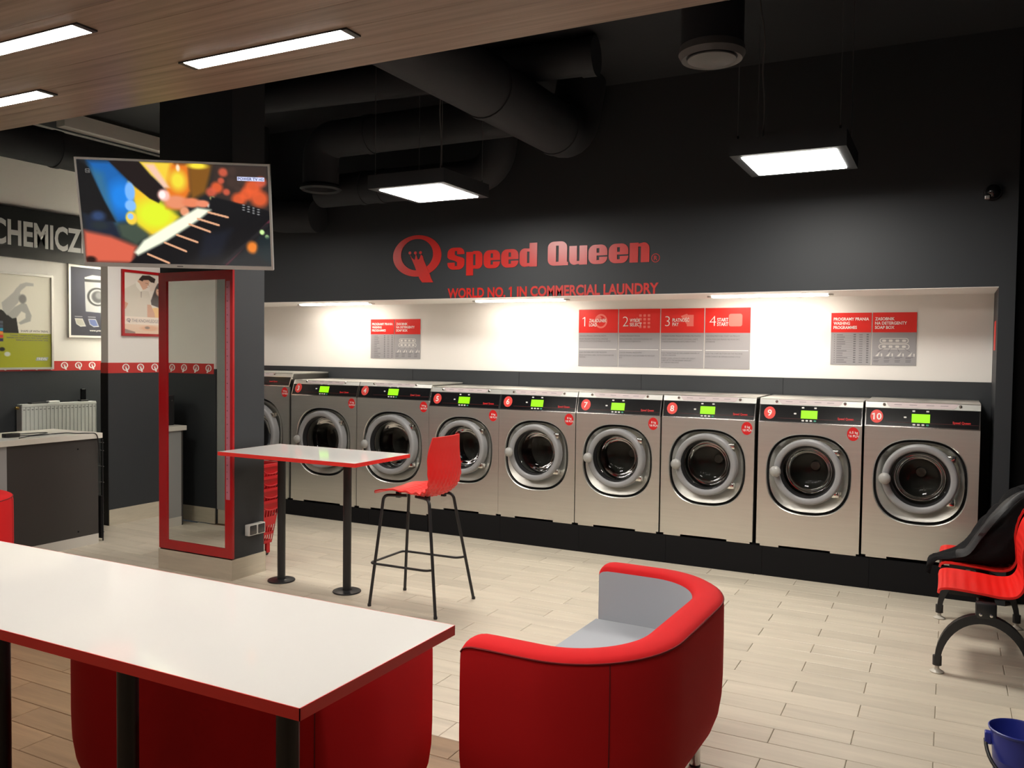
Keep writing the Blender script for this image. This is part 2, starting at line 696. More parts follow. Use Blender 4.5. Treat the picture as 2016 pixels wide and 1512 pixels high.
# back wall: the logo wall with the white niche
wb = struct(mk('wall_back', bx(-7.12, XR, YB, YN + .1, NZ1, ZC), 'wall_dark'))
mk('niche_soffit', bx(-7.1, .2819, YB + .0015, YN, NZ1 - .004, NZ1), 'white_paint', wb)
mk('niche_back', bx(-7.12, .29, YN, YN + .1, NZ0, NZ1), 'white_paint', wb)
mk('lower_back', bx(-7.12, .29, YN - .012, YN + .1, 0, NZ0), 'wall_dark', wb)
mk('niche_jamb', bx(.282, XR, YB, YN + .1, 0, NZ1), 'wall_dark', wb)
for s in (-6.2, -4.96, -3.72, -2.48, -1.24):
    mk('board_joint', bx(s, s + .003, YN - .0135, YN - .011, .4, NZ0 - .002), 'wall_black', wb)

# right side: near wall stub with skirting, dark recess behind it
struct(mk('wall_right', bx(XR, XR + .12, -2.2, 4.76, 0, ZC), 'wall_dark'))
struct(mk('wall_right_recess', bx(1.0, 1.1, 4.6, 7.45, 0, ZC), 'wall_black'))
struct(mk('wall_back_recess', bx(XR, 1.1, YB + .12, YB + .2, 0, ZC), 'wall_black'))
struct(mk('baseboard_right', bx(XR - .011, XR, -2.2, 4.765, 0, .15), 'skirting'))
# left side
wl = struct(mk('wall_left', bx(XL - .1, XL, 3.0, 7.5, 0, ZC), 'wall_dado'))
struct(mk('wall_left_end', bx(XL, -7.12, 7.38, 7.5, 0, ZC), 'wall_dado'))
ws = struct(mk('wall_stub', bx(-7.22, -7.12, 5.39, 7.38, 0, 2.80), 'wall_dado'))
struct(mk('baseboard_stub', bx(-7.12, -7.109, 5.388, 7.3, 0, .15), 'skirting'))
mk('end_shade', bx(-7.223, -7.118, 5.384, 5.389, 0, 1.46), 'wall_black', ws)  # black sheet puts the end face's shade into its colour
wn = struct(mk('wall_nook', bx(XL, -6.33, 3.0, 3.11, 0, 3.0), 'wall_dado'))
struct(mk('baseboard_nook', bx(XL, -6.33, 3.11, 3.121, 0, .15), 'skirting'))
struct(mk('wall_nook_post', bx(-6.33, -6.12, 2.90, 3.09, .14, 3.0), 'grey_paint'))
struct(mk('baseboard_nook_post', bx(-6.325, -6.125, 2.905, 3.085, 0, .14), 'skirting'))
struct(mk('wall_front_left', bx(-6.45, -6.3, -2.2, 2.9, 0, ZC), 'rear_paint'))
struct(mk('wall_rear', bx(-6.45, XR + .1, -2.3, -2.2, 0, ZC), 'rear_paint'))
struct(mk('ceiling_beam', bx(-7.5, -7.38, 5.14, 7.37, 3.765, 3.90), 'white_paint'))
# pillar
PX0, PX1, PY0, PY1 = -5.41, -4.656, 4.55, 4.875
wp = struct(mk('wall_pillar', bx(PX0, PX1, PY0, PY1, 0, ZC), 'wall_dark'))
b = nb()
box(b, PX0 - .01, PX1 + .01, PY0 - .012, PY0, 0, .152)
box(b, PX1, PX1 + .01, PY0, PY1 + .01, 0, .152)
box(b, PX0 - .01, PX0, PY0, PY1 + .01, 0, .152)
struct(mk('baseboard_pillar', b, 'skirting'))


# red border strips with crowned Q marks
def border(parent, a0, a1, mapf, first, step):
    s = mk('border_strip', poly2(nb(), [[(a0, 1.462), (a1, 1.462), (a1, 1.562), (a0, 1.562)]], .002, mapf), 'strip_red', parent)
    a = first
    while a < a1 - .04:
        if a > a0 + .04:
            mk('border_emblem', emblem(nb(), a, 1.517, .068, mapf, .003), 'print_white', s)
        a += step


border(wl, 5.0, 7.35, lambda x, y, d: (XL + d, x, y), 5.05, .16)
border(ws, 5.385, 7.35, lambda x, y, d: (-7.12 + d, x, y), 5.415, .168)
border(wn, XL + .02, -6.33, lambda x, y, d: (-x + XL - 6.33, 3.11 + d, y), XL + .09, .168)
mk('border_strip', bx(-7.223, -7.118, 5.386, 5.389, 1.462, 1.562), 'strip_red', ws)

# ---- lettering on the logo wall
def wx(u, v):
    p = on_plane(u, v, 1, YB)
    return p.x, p.z


def crop(x, y):          # a close view of the logo spans x 760..1320, y 450..600 in the photo
    return wx(760 + x * .27778, 450 + y * .27778)


LOGO = lambda x, y, d: (x, YB - .002 - d, y)
cx0, _ = crop(52, 190)
cx1, _ = crop(394, 190)
_, cz1 = crop(215, 48)
_, cz0 = crop(235, 340)
qx, qz, qrx, qrz = (cx0 + cx1) / 2, (cz0 + cz1) / 2, (cx1 - cx0) / 2, (cz1 - cz0) / 2
ring = [ell(qx, qz, qrx, qrz, 64), ell(qx, qz + .012, qrx * .665, qrz * .76, 56)[::-1]]
b = poly2(nb(), ring, .003, LOGO)
tailp = [crop(*q) for q in ((172, 186), (186, 210), (206, 224), (214, 180), (228, 222), (240, 214), (250, 184), (263, 196), (268, 222), (290, 272), (308, 310), (320, 350), (336, 381), (258, 382), (240, 356), (224, 318), (206, 268), (184, 216))]
poly2(b, [tailp], .0042, LOGO)
for q in ((171, 173), (210, 173), (246, 171)):
    cxx, czz = crop(*q)
    poly2(b, [ell(cxx, czz, .016, .014, 14)], .003, LOGO)
mk('logo_emblem', b, 'logo_red', wb)


def glyph(ch):
    """heavy rounded letters, x 0..1, x-height 1"""
    r = .22
    if ch == 'e':
        o = rrect(0, 1, 0, 1, .34)
        o = [p for p in o if not (p[0] > .99 and .3 < p[1] < .5)]
        i = max(range(len(o)), key=lambda k: (o[k][0] > .999) * 10 - abs(o[k][1] - .34))
        cut = [(1, .47), (1, .43), (.44, .43), (.44, .22), (.56, .22), (.56, .36), (1, .36)]
        out = [(1, .47)] + [p for p in rrect(0, 1, 0, 1, .34)] + cut[::-1][:0]
        top = [p for p in rrect(0, 1, 0, 1, .34)]
        # counter-clockwise from the right edge: top right, top left, bottom left, bottom right
        return [top + [(1, .36), (.57, .36), (.57, .2), (.43, .2), (.43, .44), (1, .44)]], [[(.43, .58), (.57, .58), (.57, .82), (.43, .82)]]
    if ch == 'S':
        H = 1.24
        t = rrect(0, 1, 0, H, .34)
        n = len(t) // 4
        tr, tl, bl, br = t[:n], t[n:2 * n], t[2 * n:3 * n], t[3 * n:]
        left = [(0, .70), (.1, .60), (.43, .50), (.57, .42), (.57, .2), (.43, .2), (.43, .40), (0, .40)]
        right = [(1, .56), (.9, .66), (.57, .76), (.43, .84), (.43, 1.05), (.57, 1.05), (.57, .86), (1, .86)]
        return [tr + tl + left + bl + br + right], []
    if ch == 'p':
        t = rrect(0, 1, 0, 1, .3)
        n = len(t) // 4
        return [t[:n] + [(.42, 1), (.42, .96), (0, .96), (0, -.36), (.43, -.36), (.43, .02)] + t[3 * n:]], [[(.43, .2), (.57, .2), (.57, .82), (.43, .82)]]
    if ch == 'd':
        t = rrect(0, 1, 0, 1, .3)
        n = len(t) // 4
        return [[(1, 0), (1, 1.28), (.57, 1.28), (.57, .98)] + t[n:3 * n] + [(.57, .03), (.57, 0)]], [[(.43, .2), (.57, .2), (.57, .82), (.43, .82)]]
    if ch == 'Q':
        t = rrect(0, 1, 0, 1.28, .32)
        n = len(t) // 4
        return [t[:n] + t[n:2 * n] + t[2 * n:3 * n] + [(1.06, 0), (1.06, .16), (1, .18)]], [[(.43, .2), (.57, .2), (.57, 1.06), (.43, 1.06)]]
    if ch == 'u':
        t = rrect(0, 1, 0, 1, .3)
        n = len(t) // 4
        return [[(1, 0), (1, 1), (.57, 1), (.57, .2), (.43, .2), (.43, 1), (0, 1)] + t[2 * n:3 * n] + [(.55, .05), (.55, 0)]], []
    if ch == 'n':
        t = rrect(0, 1, 0, 1, .3)
        n = len(t) // 4
        return [t[:n] + [(.45, .95), (.45, 1), (0, 1), (0, 0), (.43, 0), (.43, .8), (.57, .8), (.57, 0), (1, 0)]], []


base_a, base_b = crop(752, 283), crop(1650, 243)
top_a, top_b = crop(752, 152), crop(1650, 108)
zb_, zt_ = (base_a[1] + base_b[1]) / 2, (top_a[1] + top_b[1]) / 2
for ch, xa, xb in (('S', 437, 557), ('p', 570, 685), ('e', 693, 810), ('e', 818, 940), ('d', 948, 1072), ('Q', 1148, 1284), ('u', 1300, 1427), ('e', 1437, 1570), ('e', 1580, 1718), ('n', 1728, 1868)):
    vm = 215 - (xa - 700) * .045
    X0, X1 = crop(xa, vm)[0], crop(xb, vm)[0]
    outer, holes = glyph(ch)
    f = lambda L: [(X0 + p[0] * (X1 - X0), zb_ + p[1] * (zt_ - zb_)) for p in L]
    mk('logo_letter', poly2(nb(), [f(outer[0])] + [f(h)[::-1] for h in holes], .003, LOGO), 'logo_red', wb)
rx_, rz_ = crop(1911, 208)
b = poly2(nb(), [ell(rx_, rz_, .036, .036, 28), ell(rx_, rz_, .031, .031, 28)[::-1]], 0, LOGO)
add_text(b, 'R', rx_, rz_ - .018, .036, bold=.01, align='CENTER', mapf=LOGO)
mk('registered_mark', b, 'logo_red', wb)
sx0, sx1 = crop(437, 460)[0], crop(1932, 420)[0]
b = add_text(nb(), 'WORLD NO. 1 IN COMMERCIAL LAUNDRY', sx0, 2.205, .084, width=sx1 - sx0, bold=.032, mapf=LOGO)
mk('slogan_lettering', b, 'logo_red', wb)
# red notice on the niche jamb
nt_ = mk('jamb_notice', bx(.279, .282, 6.93, 7.12, 1.765, 1.975), 'sign_red', wb)

# ================================================================== lamps
def linear_lamp(x0, x1, y, label, group='slim lamps in the wooden ceiling'):
    t = thing('linear_ceiling_lamp', label, 'ceiling lamp', ((x0 + x1) / 2, y, ZW), group=group)
    w = (x1 - x0) / 2
    b = nb()
    box(b, -w - .03, -w, -.047, .047, -.0075, 0)
    box(b, w, w + .03, -.047, .047, -.0075, 0)
    box(b, -w, w, -.047, -.043, -.006, 0)
    box(b, -w, w, .043, .047, -.006, 0)
    mk('lamp_frame', b, 'black_metal', t)
    mk('diffuser', bx(-w, w, -.043, .043, -.007, -.001), 'lamp_linear', t)


LG = 'slim lamps in the wooden ceiling'
linear_lamp(-3.115, -2.22, 2.795, 'slim white ceiling lamp in wood, shown whole near the ceiling edge')
linear_lamp(-5.03, -4.135, 2.775, 'slim white ceiling lamp near the wood edge above the reception side')
linear_lamp(-4.06, -3.165, 2.285, 'slim white ceiling lamp set in the second row from the wood edge')
for x, y in ((-2.15, 2.285), (-1.2, 2.795), (-3.115, 1.75), (-1.2, 1.75), (-5.03, 1.75), (-2.15, .6)):  # out of view, added only to light the room
    linear_lamp(x, x + .895, y, 'unseen slim ceiling lamp added out of view to light the room')


def pendant(x, y, label, cable):
    t = thing('pendant_panel_lamp', label, 'pendant lamp', (x, y, 2.9), group='square pendant lamps')
    o, i = .33, .272
    b = nb()
    box(b, -o, o, -o, -i, 0, .1)
    box(b, -o, o, i, o, 0, .1)
    box(b, -o, -i, -i, i, 0, .1)
    box(b, i, o, -i, i, 0, .1)
    box(b, -i, i, -i, i, .06, .1)
    mk('lamp_frame', b, 'wall_dark', t)
    mk('diffuser', poly2(nb(), [rrect(-i, i, -i, i, .015, 3)], .012, lambda a, c, d: (a, c, .008 - d)), 'lamp_face', t)
    for sx in (-1, 1):
        for sy in (-1, 1):
            mk('suspension_wire', cyl(nb(), (sx * .29, sy * .29, .1), (sx * .29, sy * .29, ZC - 2.9), .0022, n=6), 'wire', t)
            mk('wire_grip', cyl(nb(), (sx * .29, sy * .29, .1), (sx * .29, sy * .29, .125), .006, n=8), 'chrome', t)
    pts = [(cable, -.2, .1), (cable + .01, -.2, .3), (cable - .012, -.2, .55), (cable + .006, -.2, .72), (cable - .03, -.2, .9), (cable - .04, -.2, ZC - 2.9)]
    mk('power_cable', tube(nb(), fillet(pts, .1, 4), .005, 6), 'wire', t)
    mk('ceiling_bracket', bx(cable - .08, cable, -.24, -.16, ZC - 2.93, ZC - 2.9), 'wall_dark', t)


pendant(-3.53, 5.43, 'square black pendant lamp below the ducts beside the pipes', .22)
pendant(-.885, 5.485, 'square black pendant lamp hanging clear of the ducts by the dark wall', -.16)


def niche_lamp(x0, x1, label):
    t = thing('niche_strip_lamp', label, 'strip lamp', ((x0 + x1) / 2, 7.03, NZ1 - .004), group='strip lamps over the washers')
    w = (x1 - x0) / 2
    mk('end_cap', bx(-w - .035, -w, -.035, .035, -.012, 0), 'silver', t)
    mk('end_cap', bx(w, w + .035, -.035, .035, -.012, 0), 'silver', t)
    mk('diffuser', poly2(nb(), [rrect(-w, w, -.034, .034, .02, 4)], .014, lambda a, c, d: (a, c, -d)), 'lamp_niche', t)


niche_lamp(-6.18, -5.28, 'thin strip lamp under niche soffit above washer three')
niche_lamp(-4.02, -3.11, 'thin strip lamp under niche soffit above washers five and six')
niche_lamp(-1.77, -.86, 'thin strip lamp under niche soffit above washers eight and nine')

for x, y, lb in ((-7.72, 7.05, 'unseen lamp added behind the stub wall to light the posters'), (-6.0, 5.4, 'unseen lamp added behind the television to light the passage')):  # unseen fill lamps, added to brighten the reception side
    t = thing('added_fill_lamp', lb, 'pendant lamp', (x, y, 2.88), group='added lamps lighting the reception side')
    b = nb()
    for q in ((-.32, .32, -.32, -.28), (-.32, .32, .28, .32), (-.32, -.28, -.28, .28), (.28, .32, -.28, .28), (-.28, .28, -.28, .28)):
        box(b, *q, .0 if q[1] - q[0] != .56 or q[3] - q[2] != .56 else .06, .1)
    mk('lamp_frame', b, 'wall_dark', t)
    mk('diffuser', bx(-.28, .28, -.28, .28, .004, .03), 'fill_side' if x < -7 else 'fill_passage', t)
    mk('suspension_rod', cyl(nb(), (-.25, 0, .1), (-.25, 0, ZC - 2.88), .008, n=8), 'wire', t)

# ================================================================== ducts
def arc_band(t, p, d, r):
    d = Vector(d).normalized()
    p = Vector(p)
    mk('duct_collar', cyl(nb(), p - d * .03, p + d * .03, r * 1.045, n=28), 'ceiling_black', t, smooth=40)


t = thing('air_duct', 'thick black air duct running towards the logo wall', 'air duct', (-2.75, 5.0, 3.44), group='black ceiling ducts')
mk('pipe', tube(nb(), fillet([(0, -3.6, 0), (0, 1.32, 0), (.02, 1.45, .49)], .32, 8), .2, 28), 'ceiling_black', t, smooth=40)
for y in (-1.4, -.1, 1.0):
    arc_band(t, (0, y, 0), (0, 1, 0), .2)
t = thing('air_duct', 'straight capped black air duct crossing high above the others', 'air duct', (-3.7, 5.46, 3.79), group='black ceiling ducts')
mk('pipe', tube(nb(), [(-1.42, -.13, 0), (1.40, .13, 0)], .128, 28), 'ceiling_black', t, smooth=40)
mk('end_cap', cyl(nb(), (1.34, .124, 0), (1.44, .134, 0), .138, n=28), 'ceiling_black', t, smooth=40)
arc_band(t, (.35, .032, 0), (1, .09, 0), .13)
t = thing('air_duct', 'black air duct branch bending down to a round outlet', 'air duct', (-5.06, 6.0, 3.17), group='black ceiling ducts')
mk('pipe', tube(nb(), fillet([(2.09, 0, .41), (0, 0, .41), (0, 0, .02)], .26, 8), .16, 28), 'ceiling_black', t, smooth=40)
arc_band(t, (.55, 0, .41), (1, 0, 0), .16)
bz = Matrix.Rotation(PI / 2, 4, 'X')
mk('outlet_rim', lathe(nb(), [(.178, 0), (.185, -.02), (.165, -.035), (.145, -.02), (.14, .02)], 32, Matrix.Rotation(PI / 2, 4, 'X') @ Matrix.Diagonal((1, 1, 1, 1))), 'wall_dark', t, smooth=40)
t = thing('air_duct', 'low black air duct behind the pendant lamp with an upward elbow', 'air duct', (-4.3, 6.36, 3.21), group='black ceiling ducts')
mk('pipe', tube(nb(), fillet([(-1.05, 0, 0), (.86, 0, 0), (.88, 0, .70)], .3, 8), .148, 28), 'ceiling_black', t, smooth=40)
arc_band(t, (-.55, 0, 0), (1, 0, 0), .148)
arc_band(t, (-.35, 0, 0), (1, 0, 0), .148)
t = thing('air_duct', 'black air duct elbow dropping beside the logo emblem wall', 'air duct', (-6.0, 6.47, 3.0), group='black ceiling ducts')
mk('pipe', tube(nb(), fillet([(-.32, -.02, .94), (-.3, 0, .05), (.46, .06, .02)], .45, 10), .16, 28), 'ceiling_black', t, smooth=40)
t = thing('air_duct', 'black air duct along the white wall over the reception', 'air duct', (-7.6, 5.0, 3.58), group='black ceiling ducts')
mk('pipe', tube(nb(), [(0, -1.9, 0), (0, 2.3, 0)], .17, 28), 'ceiling_black', t, smooth=40)
arc_band(t, (0, .2, 0), (0, 1, 0), .17)

t = thing('ceiling_diffuser', 'black vertical duct with round disc valve by the wooden ceiling', 'air vent', (-1.034, 4.0, 3.10))
mk('pipe', cyl(nb(), (0, 0, 0), (0, 0, ZC - 3.10), .145, n=32), 'ceiling_black', t, smooth=40)
mk('outlet_rim', lathe(nb(), [(.148, -.05), (.155, -.015), (.14, .012), (.118, .0), (.115, -.05)], 36, Matrix.Rotation(-PI / 2, 4, 'X')), 'vent_grey', t, smooth=40)
mk('valve_disc', lathe(nb(), [(0, .03), (.06, .03), (.112, .012), (.112, .006), (0, .006)], 36, Matrix.Rotation(-PI / 2, 4, 'X')), 'vent_grey', t, smooth=40)

t = thing('security_camera', 'small black dome security camera on the dark logo wall', 'camera', (.228, YB, 2.845))
mk('mount', lathe(nb(), [(0, -.03), (.055, -.03), (.06, 0), (0, 0)], 24), 'black_plastic', t, smooth=40)
b = nb()
lathe(b, [(.048, -.03), (.044, -.055), (.025, -.072), (0, -.078)], 24)
mk('dome', b, 'black_gloss', t, smooth=60)
mk('bracket', bx(-.05, -.02, -.075, -.03, -.055, -.03, .004), 'silver', t)

# ================================================================== washers
def squircle(cx, cz, rx, rz, n=64, p=2.55):
    out = []
    for i in range(n):
        a = 2 * PI * i / n
        c, s = math.cos(a), math.sin(a)
        r = (abs(c) ** p + abs(s) ** p) ** (-1 / p)
        out.append((cx + rx * r * c, cz + rz * r * s))
    return out


def rectpts(cx, cz, x0, x1, z0, z1, n=64):
    out = []
    for i in range(n):
        a = 2 * PI * i / n
        c, s = math.cos(a), math.sin(a)
        t = min((x1 - cx) / c if c > 1e-9 else 1e9, (x0 - cx) / c if c < -1e-9 else 1e9, (z1 - cz) / s if s > 1e-9 else 1e9, (z0 - cz) / s if s < -1e-9 else 1e9)
        out.append((cx + t * c, cz + t * s))
    # snap nearest points to the true corners
    for X in (x0, x1):
        for Z in (z0, z1):
            k = min(range(n), key=lambda q: (out[q][0] - X) ** 2 + (out[q][1] - Z) ** 2)
            out[k] = (X, Z)
    return out


def loft(bm, loops):
    rows = [[bm.verts.new(p) for p in L] for L in loops]
    n = len(rows[0])
    for A, B in zip(rows, rows[1:]):
        for k in range(n):
            bm.faces.new((A[k], A[(k + 1) % n], B[(k + 1) % n], B[k]))
    return rows


def washer(W, pb, pt, ht, cz, sq, rz, R, g, with_price=True):
    """front at y=0, base z=0, centred on x"""
    t = thing('washing_machine', '', 'washing machine', group='steel washing machines')
    w = W / 2
    DY = .038                              # lean of the control panel
    # cabinet without a front
    b = nb()
    V = [b.verts.new(p) for p in ((-w + .003, .02, 0), (w - .003, .02, 0), (w - .003, .62, 0), (-w + .003, .62, 0), (-w + .003, .02, pb), (w - .003, .02, pb), (w - .003, .62, ht), (-w + .003, .62, ht), (-w + .003, DY + .014, ht - .004), (w - .003, DY + .014, ht - .004))]
    for f in ((0, 3, 7, 8, 4), (1, 5, 9, 6, 2), (3, 2, 6, 7), (0, 1, 2, 3), (8, 7, 6, 9)):
        b.faces.new([V[i] for i in f])
    mk('cabinet', b, 'steel_dark', t)
    # front sheet with rounded opening
    N = 72
    so = squircle(0, cz, sq, sq, N)
    ro = rectpts(0, cz, -w, w, .016, pb, N)
    b = nb()
    loft(b, [[(x, .02, z) for x, z in ro], [(x, 0, z) for x, z in ro], [(x, 0, z) for x, z in squircle(0, cz, sq + .006, sq + .006, N)], [(x, .005, z) for x, z in so], [(x, .03, z) for x, z in so]])
    mk('front_panel', b, 'steel', t, smooth=30)
    b = nb()
    loft(b, [[(x, .028, z) for x, z in so], [(x, .034, z) for x, z in squircle(0, cz, sq * .955, sq * .955, N)]])
    mk('recess_shadow', b, 'black_matt', t)  # black groove stands in for the shadow inside the recess
    circ = [(g * 1.02 * math.cos(2 * PI * i / N), rz + g * 1.02 * math.sin(2 * PI * i / N)) for i in range(N)]
    b = nb()
    loft(b, [[(x, .05, z) for x, z in squircle(0, cz, sq * .96, sq * .96, N)], [(x, .012, z) for x, z in squircle(0, cz, sq * .935, sq * .935, N)], [(x, .02, z) for x, z in squircle(0, (cz + rz) / 2, sq * .88, sq * .88, N, 3)], [(x, .05, z) for x, z in squircle(0, rz, R * 1.0, R * 1.0, N, 2.2)], [(x, .06, z) for x, z in circ], [(x, .12, z) for x, z in circ]])
    mk('door_surround', b, 'steel', t, smooth=50)
    # drum
    MT = Matrix.Translation((0, 0, rz))
    mk('drum', lathe(nb(), [(g * 1.0, .10), (g * 1.2, .13), (g * 1.2, .40), (g * .9, .44), (0, .44)], 40, MT), 'drum', t, smooth=40)
    mk('drum_hub', lathe(nb(), [(0, .40), (.034, .40), (.04, .41), (.04, .44)], 24, MT), 'hub', t, smooth=40)
    # door
    dr = mk('door', lathe(nb(), [(g + .001, -.036), (g + .006, -.047), (g + .014, -.050), (R - .016, -.056), (R - .005, -.050), (R, -.036), (R, .022), (R - .012, .03)], 56, MT), 'grey_plastic', t, smooth=50)
    mk('door_seal', lathe(nb(), [(g + .001, -.036), (g * .985, -.024), (g * .955, .012), (g * .92, .012)], 48, MT), 'black_plastic', dr, smooth=50)
    mk('door_glass', lathe(nb(), [(g * .94, .010), (g * .87, .022), (g * .80, .05), (g * .74, .085), (g * .66, .105), (g * .5, .118), (g * .25, .127), (0, .13)], 48, MT), 'door_glass', dr, smooth=80)
    kx = -R * .90
    b = nb()
    bmesh.ops.create_uvsphere(b, u_segments=20, v_segments=12, radius=1, matrix=Matrix.Translation((kx, -.088, rz - .004)) @ Matrix.Diagonal((.042, .030, .042, 1)))
    mk('door_knob', b, 'light_grey_plastic', dr, smooth=80)
    mk('knob_stem', cyl(nb(), (kx, -.09, rz - .004), (kx, -.02, rz - .004), .018, n=14), 'grey_plastic', dr, smooth=40)
    for s in (-1, 1):
        a = math.radians(37) * s
        hx, hz = (R + .012) * math.cos(a), rz + (R + .012) * math.sin(a)
        b = nb()
        box(b, hx - .035, hx + .02, -.03, .03, hz - .022, hz + .022, .008)
        mk('door_hinge', b, 'chrome', t, smooth=40)
    # slanted control panel
    ang = math.atan2(DY, pt - pb)
    Hc = math.hypot(DY, pt - pb)
    T = Matrix.Translation((0, 0, pb)) @ Matrix.Rotation(-ang, 4, 'X')

    def slant(name, b, m, parent, smooth=None):
        bmesh.ops.transform(b, matrix=T, verts=b.verts)
        return mk(name, b, m, parent, smooth)
    b = nb()
    box(b, -w, w, 0, .02, 0, .008)
    box(b, -w, w, 0, .02, Hc - .004, Hc)
    box(b, -w, -w + .008, 0, .02, .008, Hc - .004)
    box(b, w - .008, w, 0, .02, .008, Hc - .004)
    slant('control_trim', b, 'chrome', t)
    cp = slant('control_panel', bx(-w + .008, w - .008, .001, .018, .008, Hc - .004), 'black_gloss', t)
    at = lambda z: (z - pb) / (pt - pb) * Hc
    slant('display', poly2(nb(), [[(-.062, at(pb + .038)), (.056, at(pb + .038)), (.056, at(pb + .098)), (-.062, at(pb + .098))]], .002), 'lcd', cp)
    for bxx, bzz in ((-.05, .118), (.04, .118), (-.105, .072), (-.046, .022), (-.017, .022), (.012, .022)):
        slant('button', poly2(nb(), [rrect(bxx - .009, bxx + .009, at(pb + bzz) - .0055, at(pb + bzz) + .0055, .003, 2)], .003), 'button_white', cp)
    slant('start_button', poly2(nb(), [rrect(.032, .050, at(pb + .022) - .0055, at(pb + .022) + .0055, .003, 2)], .003), 'button_green', cp)
    b = nb()
    poly2(b, [[(-.235, at(pb + .034)), (-.062, at(pb + .034)), (-.062, at(pb + .0356)), (-.235, at(pb + .0356))]], .0012)
    poly2(b, [[(.056, at(pb + .034)), (w - .012, at(pb + .034)), (w - .012, at(pb + .0356)), (.056, at(pb + .0356))]], .0012)
    slant('red_line', b, 'print_red', cp)
    slant('brand_lettering', add_text(nb(), 'Speed Queen', .2, at(pb + .040), .016, width=.112, bold=.03, d=.0016), 'sticker_red', cp)
    # header and top
    b = nb()
    prof = [(DY + .002, pt), (DY + .014, ht - .008), (DY + .022, ht), (.62, ht + .004), (.62, ht - .01), (DY + .03, ht - .012), (DY + .02, pt)]
    A = [b.verts.new((-w, y, z)) for y, z in prof]
    B = [b.verts.new((w, y, z)) for y, z in prof]
    for i in range(len(prof)):
        j = (i + 1) % len(prof)
        b.faces.new((A[i], A[j], B[j], B[i]))
    b.faces.new(A)
    b.faces.new(B[::-1])
    hd = mk('top_cover', b, 'steel', t)
    ty = lambda z: DY + .002 + (z - pt) / (ht - .008 - pt) * .012
    lab = [(-.235, ht - .006), (.235, ht - .006), (.222, ht - .028), (.205, pt + .006), (-.205, pt + .006), (-.222, ht - .028)]
    lb = mk('soap_box_label', poly2(nb(), [lab], .003, lambda x, z, d: (x, ty(z) - d, z)), 'label_pink', hd)
    b = nb()
    for x in (-.15, -.05, .06, .15):
        poly2(b, [[(x - .03, pt + .024), (x + .02, pt + .024), (x + .02, pt + .028), (x - .03, pt + .028)]], 0, lambda x_, z, d: (x_, ty(z) - .0036, z))
    mk('label_print', b, 'label_ink', lb)
    for s in (-1, 1):
        mk('cover_screw', lathe(nb(), [(0, -.008), (.009, -.007), (.012, 0)], 14, Matrix.Translation((s * .247, ty(pt + .02), pt + .024))), 'chrome', hd, smooth=60)
    mk('base_rail', bx(-w + .03, -w + .17, .001, .012, .001, .0155), 'steel', t)
    mk('base_rail', bx(w - .2, w - .02, .001, .012, .001, .0155), 'steel', t)
    for s in (-1, 1):
        mk('foot_block', bx(s * (w - .016) - .012, s * (w - .016) + .012, .022, .06, 0, .02), 'black_matt', t)
    t['_cp'] = 1
    return t, T, at, pb, cp


def finish_washer(t, T, at, pb, number, W, price):
    cp = [c for c in t.children if c.name.startswith('control_panel')][0]
    dx = -W / 2 + .079
    b = poly2(nb(), [ell(dx, at(pb + .072), .043, .049, 36)], .0018)
    bmesh.ops.transform(b, matrix=T, verts=b.verts)
    bd = mk('number_badge', b, 'badge_red', cp)
    b = add_text(nb(), str(number), dx, at(pb + .049), .047, bold=.018, align='CENTER', d=.0026)
    bmesh.ops.transform(b, matrix=T, verts=b.verts)
    mk('badge_number', b, 'print_white', bd)
    if price:
        px_ = W / 2 - .06
        st = mk('price_sticker', poly2(nb(), [ell(px_, pb - .06, .042, .051, 36)], .0012), 'sticker_red', t)
        b = add_text(nb(), price[0], px_ + .004, pb - .056, .017, bold=.012, align='CENTER', d=.002)
        add_text(b, price[1], px_ + .004, pb - .083, .017, bold=.012, align='CENTER', d=.002)
        mk('price_lettering', b, 'print_white', st)


SMALL = dict(W=.745, pb=.965, pt=1.10, ht=1.148, cz=.575, sq=.305, rz=.602, R=.248, g=.198)
BIG = dict(W=.84, pb=1.088, pt=1.205, ht=1.245, cz=.625, sq=.342, rz=.652, R=.288, g=.233)
HUGE = dict(W=.97, pb=1.172, pt=1.27, ht=1.312, cz=.645, sq=.40, rz=.66, R=.335, g=.274)
specs = [(10, -.1725, .237, SMALL, None), (9, -.9345, .230, SMALL, ('6,5 kg', '16 PLN')), (8, -1.708, .232, SMALL, ('8 kg', '18 PLN')), (7, -2.4665, .231, SMALL, ('8 kg', '18 PLN')),
         (6, -3.2195, .230, SMALL, ('8 kg', '18 PLN')), (5, -3.9665, .230, SMALL, ('8 kg', '18 PLN')), (4, -4.762, .156, BIG, ('14 kg', '26 PLN')), (3, -5.610, .156, BIG, ('14 kg', '26 PLN')), (2, -6.542, .156, HUGE, ('18 kg', '30 PLN'))]
protos = {}
for num, xc, zb, K, price in specs:
    key = K['W']
    if key not in protos:
        protos[key] = washer(**K)
        t = protos[key][0]
        base = None
    else:
        t = None
    protos[key] = protos[key] if t is None else protos[key]
    if t is None:
        t = copy_tree(protos[key][0])
        # a copy must not keep the badge and sticker of its source
        for c in list(t.children_recursive):
            if c.name.split('.')[0] in ('number_badge', 'badge_number', 'price_sticker', 'price_lettering'):
                bpy.data.objects.remove(c, do_unlink=True)
    t.location = (xc, YB, zb)
    _, T, at, pb, _ = protos[key]
    finish_washer(t, T, at, pb, num, K['W'], price)
    if '_cp' in t:
        del t['_cp']
    size = {.745: 'steel front loading washer', .84: 'larger steel front loading washer', .97: 'tallest steel front loading washer'}[K['W']]
    t['label'] = size + (' numbered %s on a red disc' % ('', '', 'two', 'three', 'four', 'five', 'six', 'seven', 'eight', 'nine', 'ten')[num] if num != 2 else ' partly behind the dark mirror pillar')

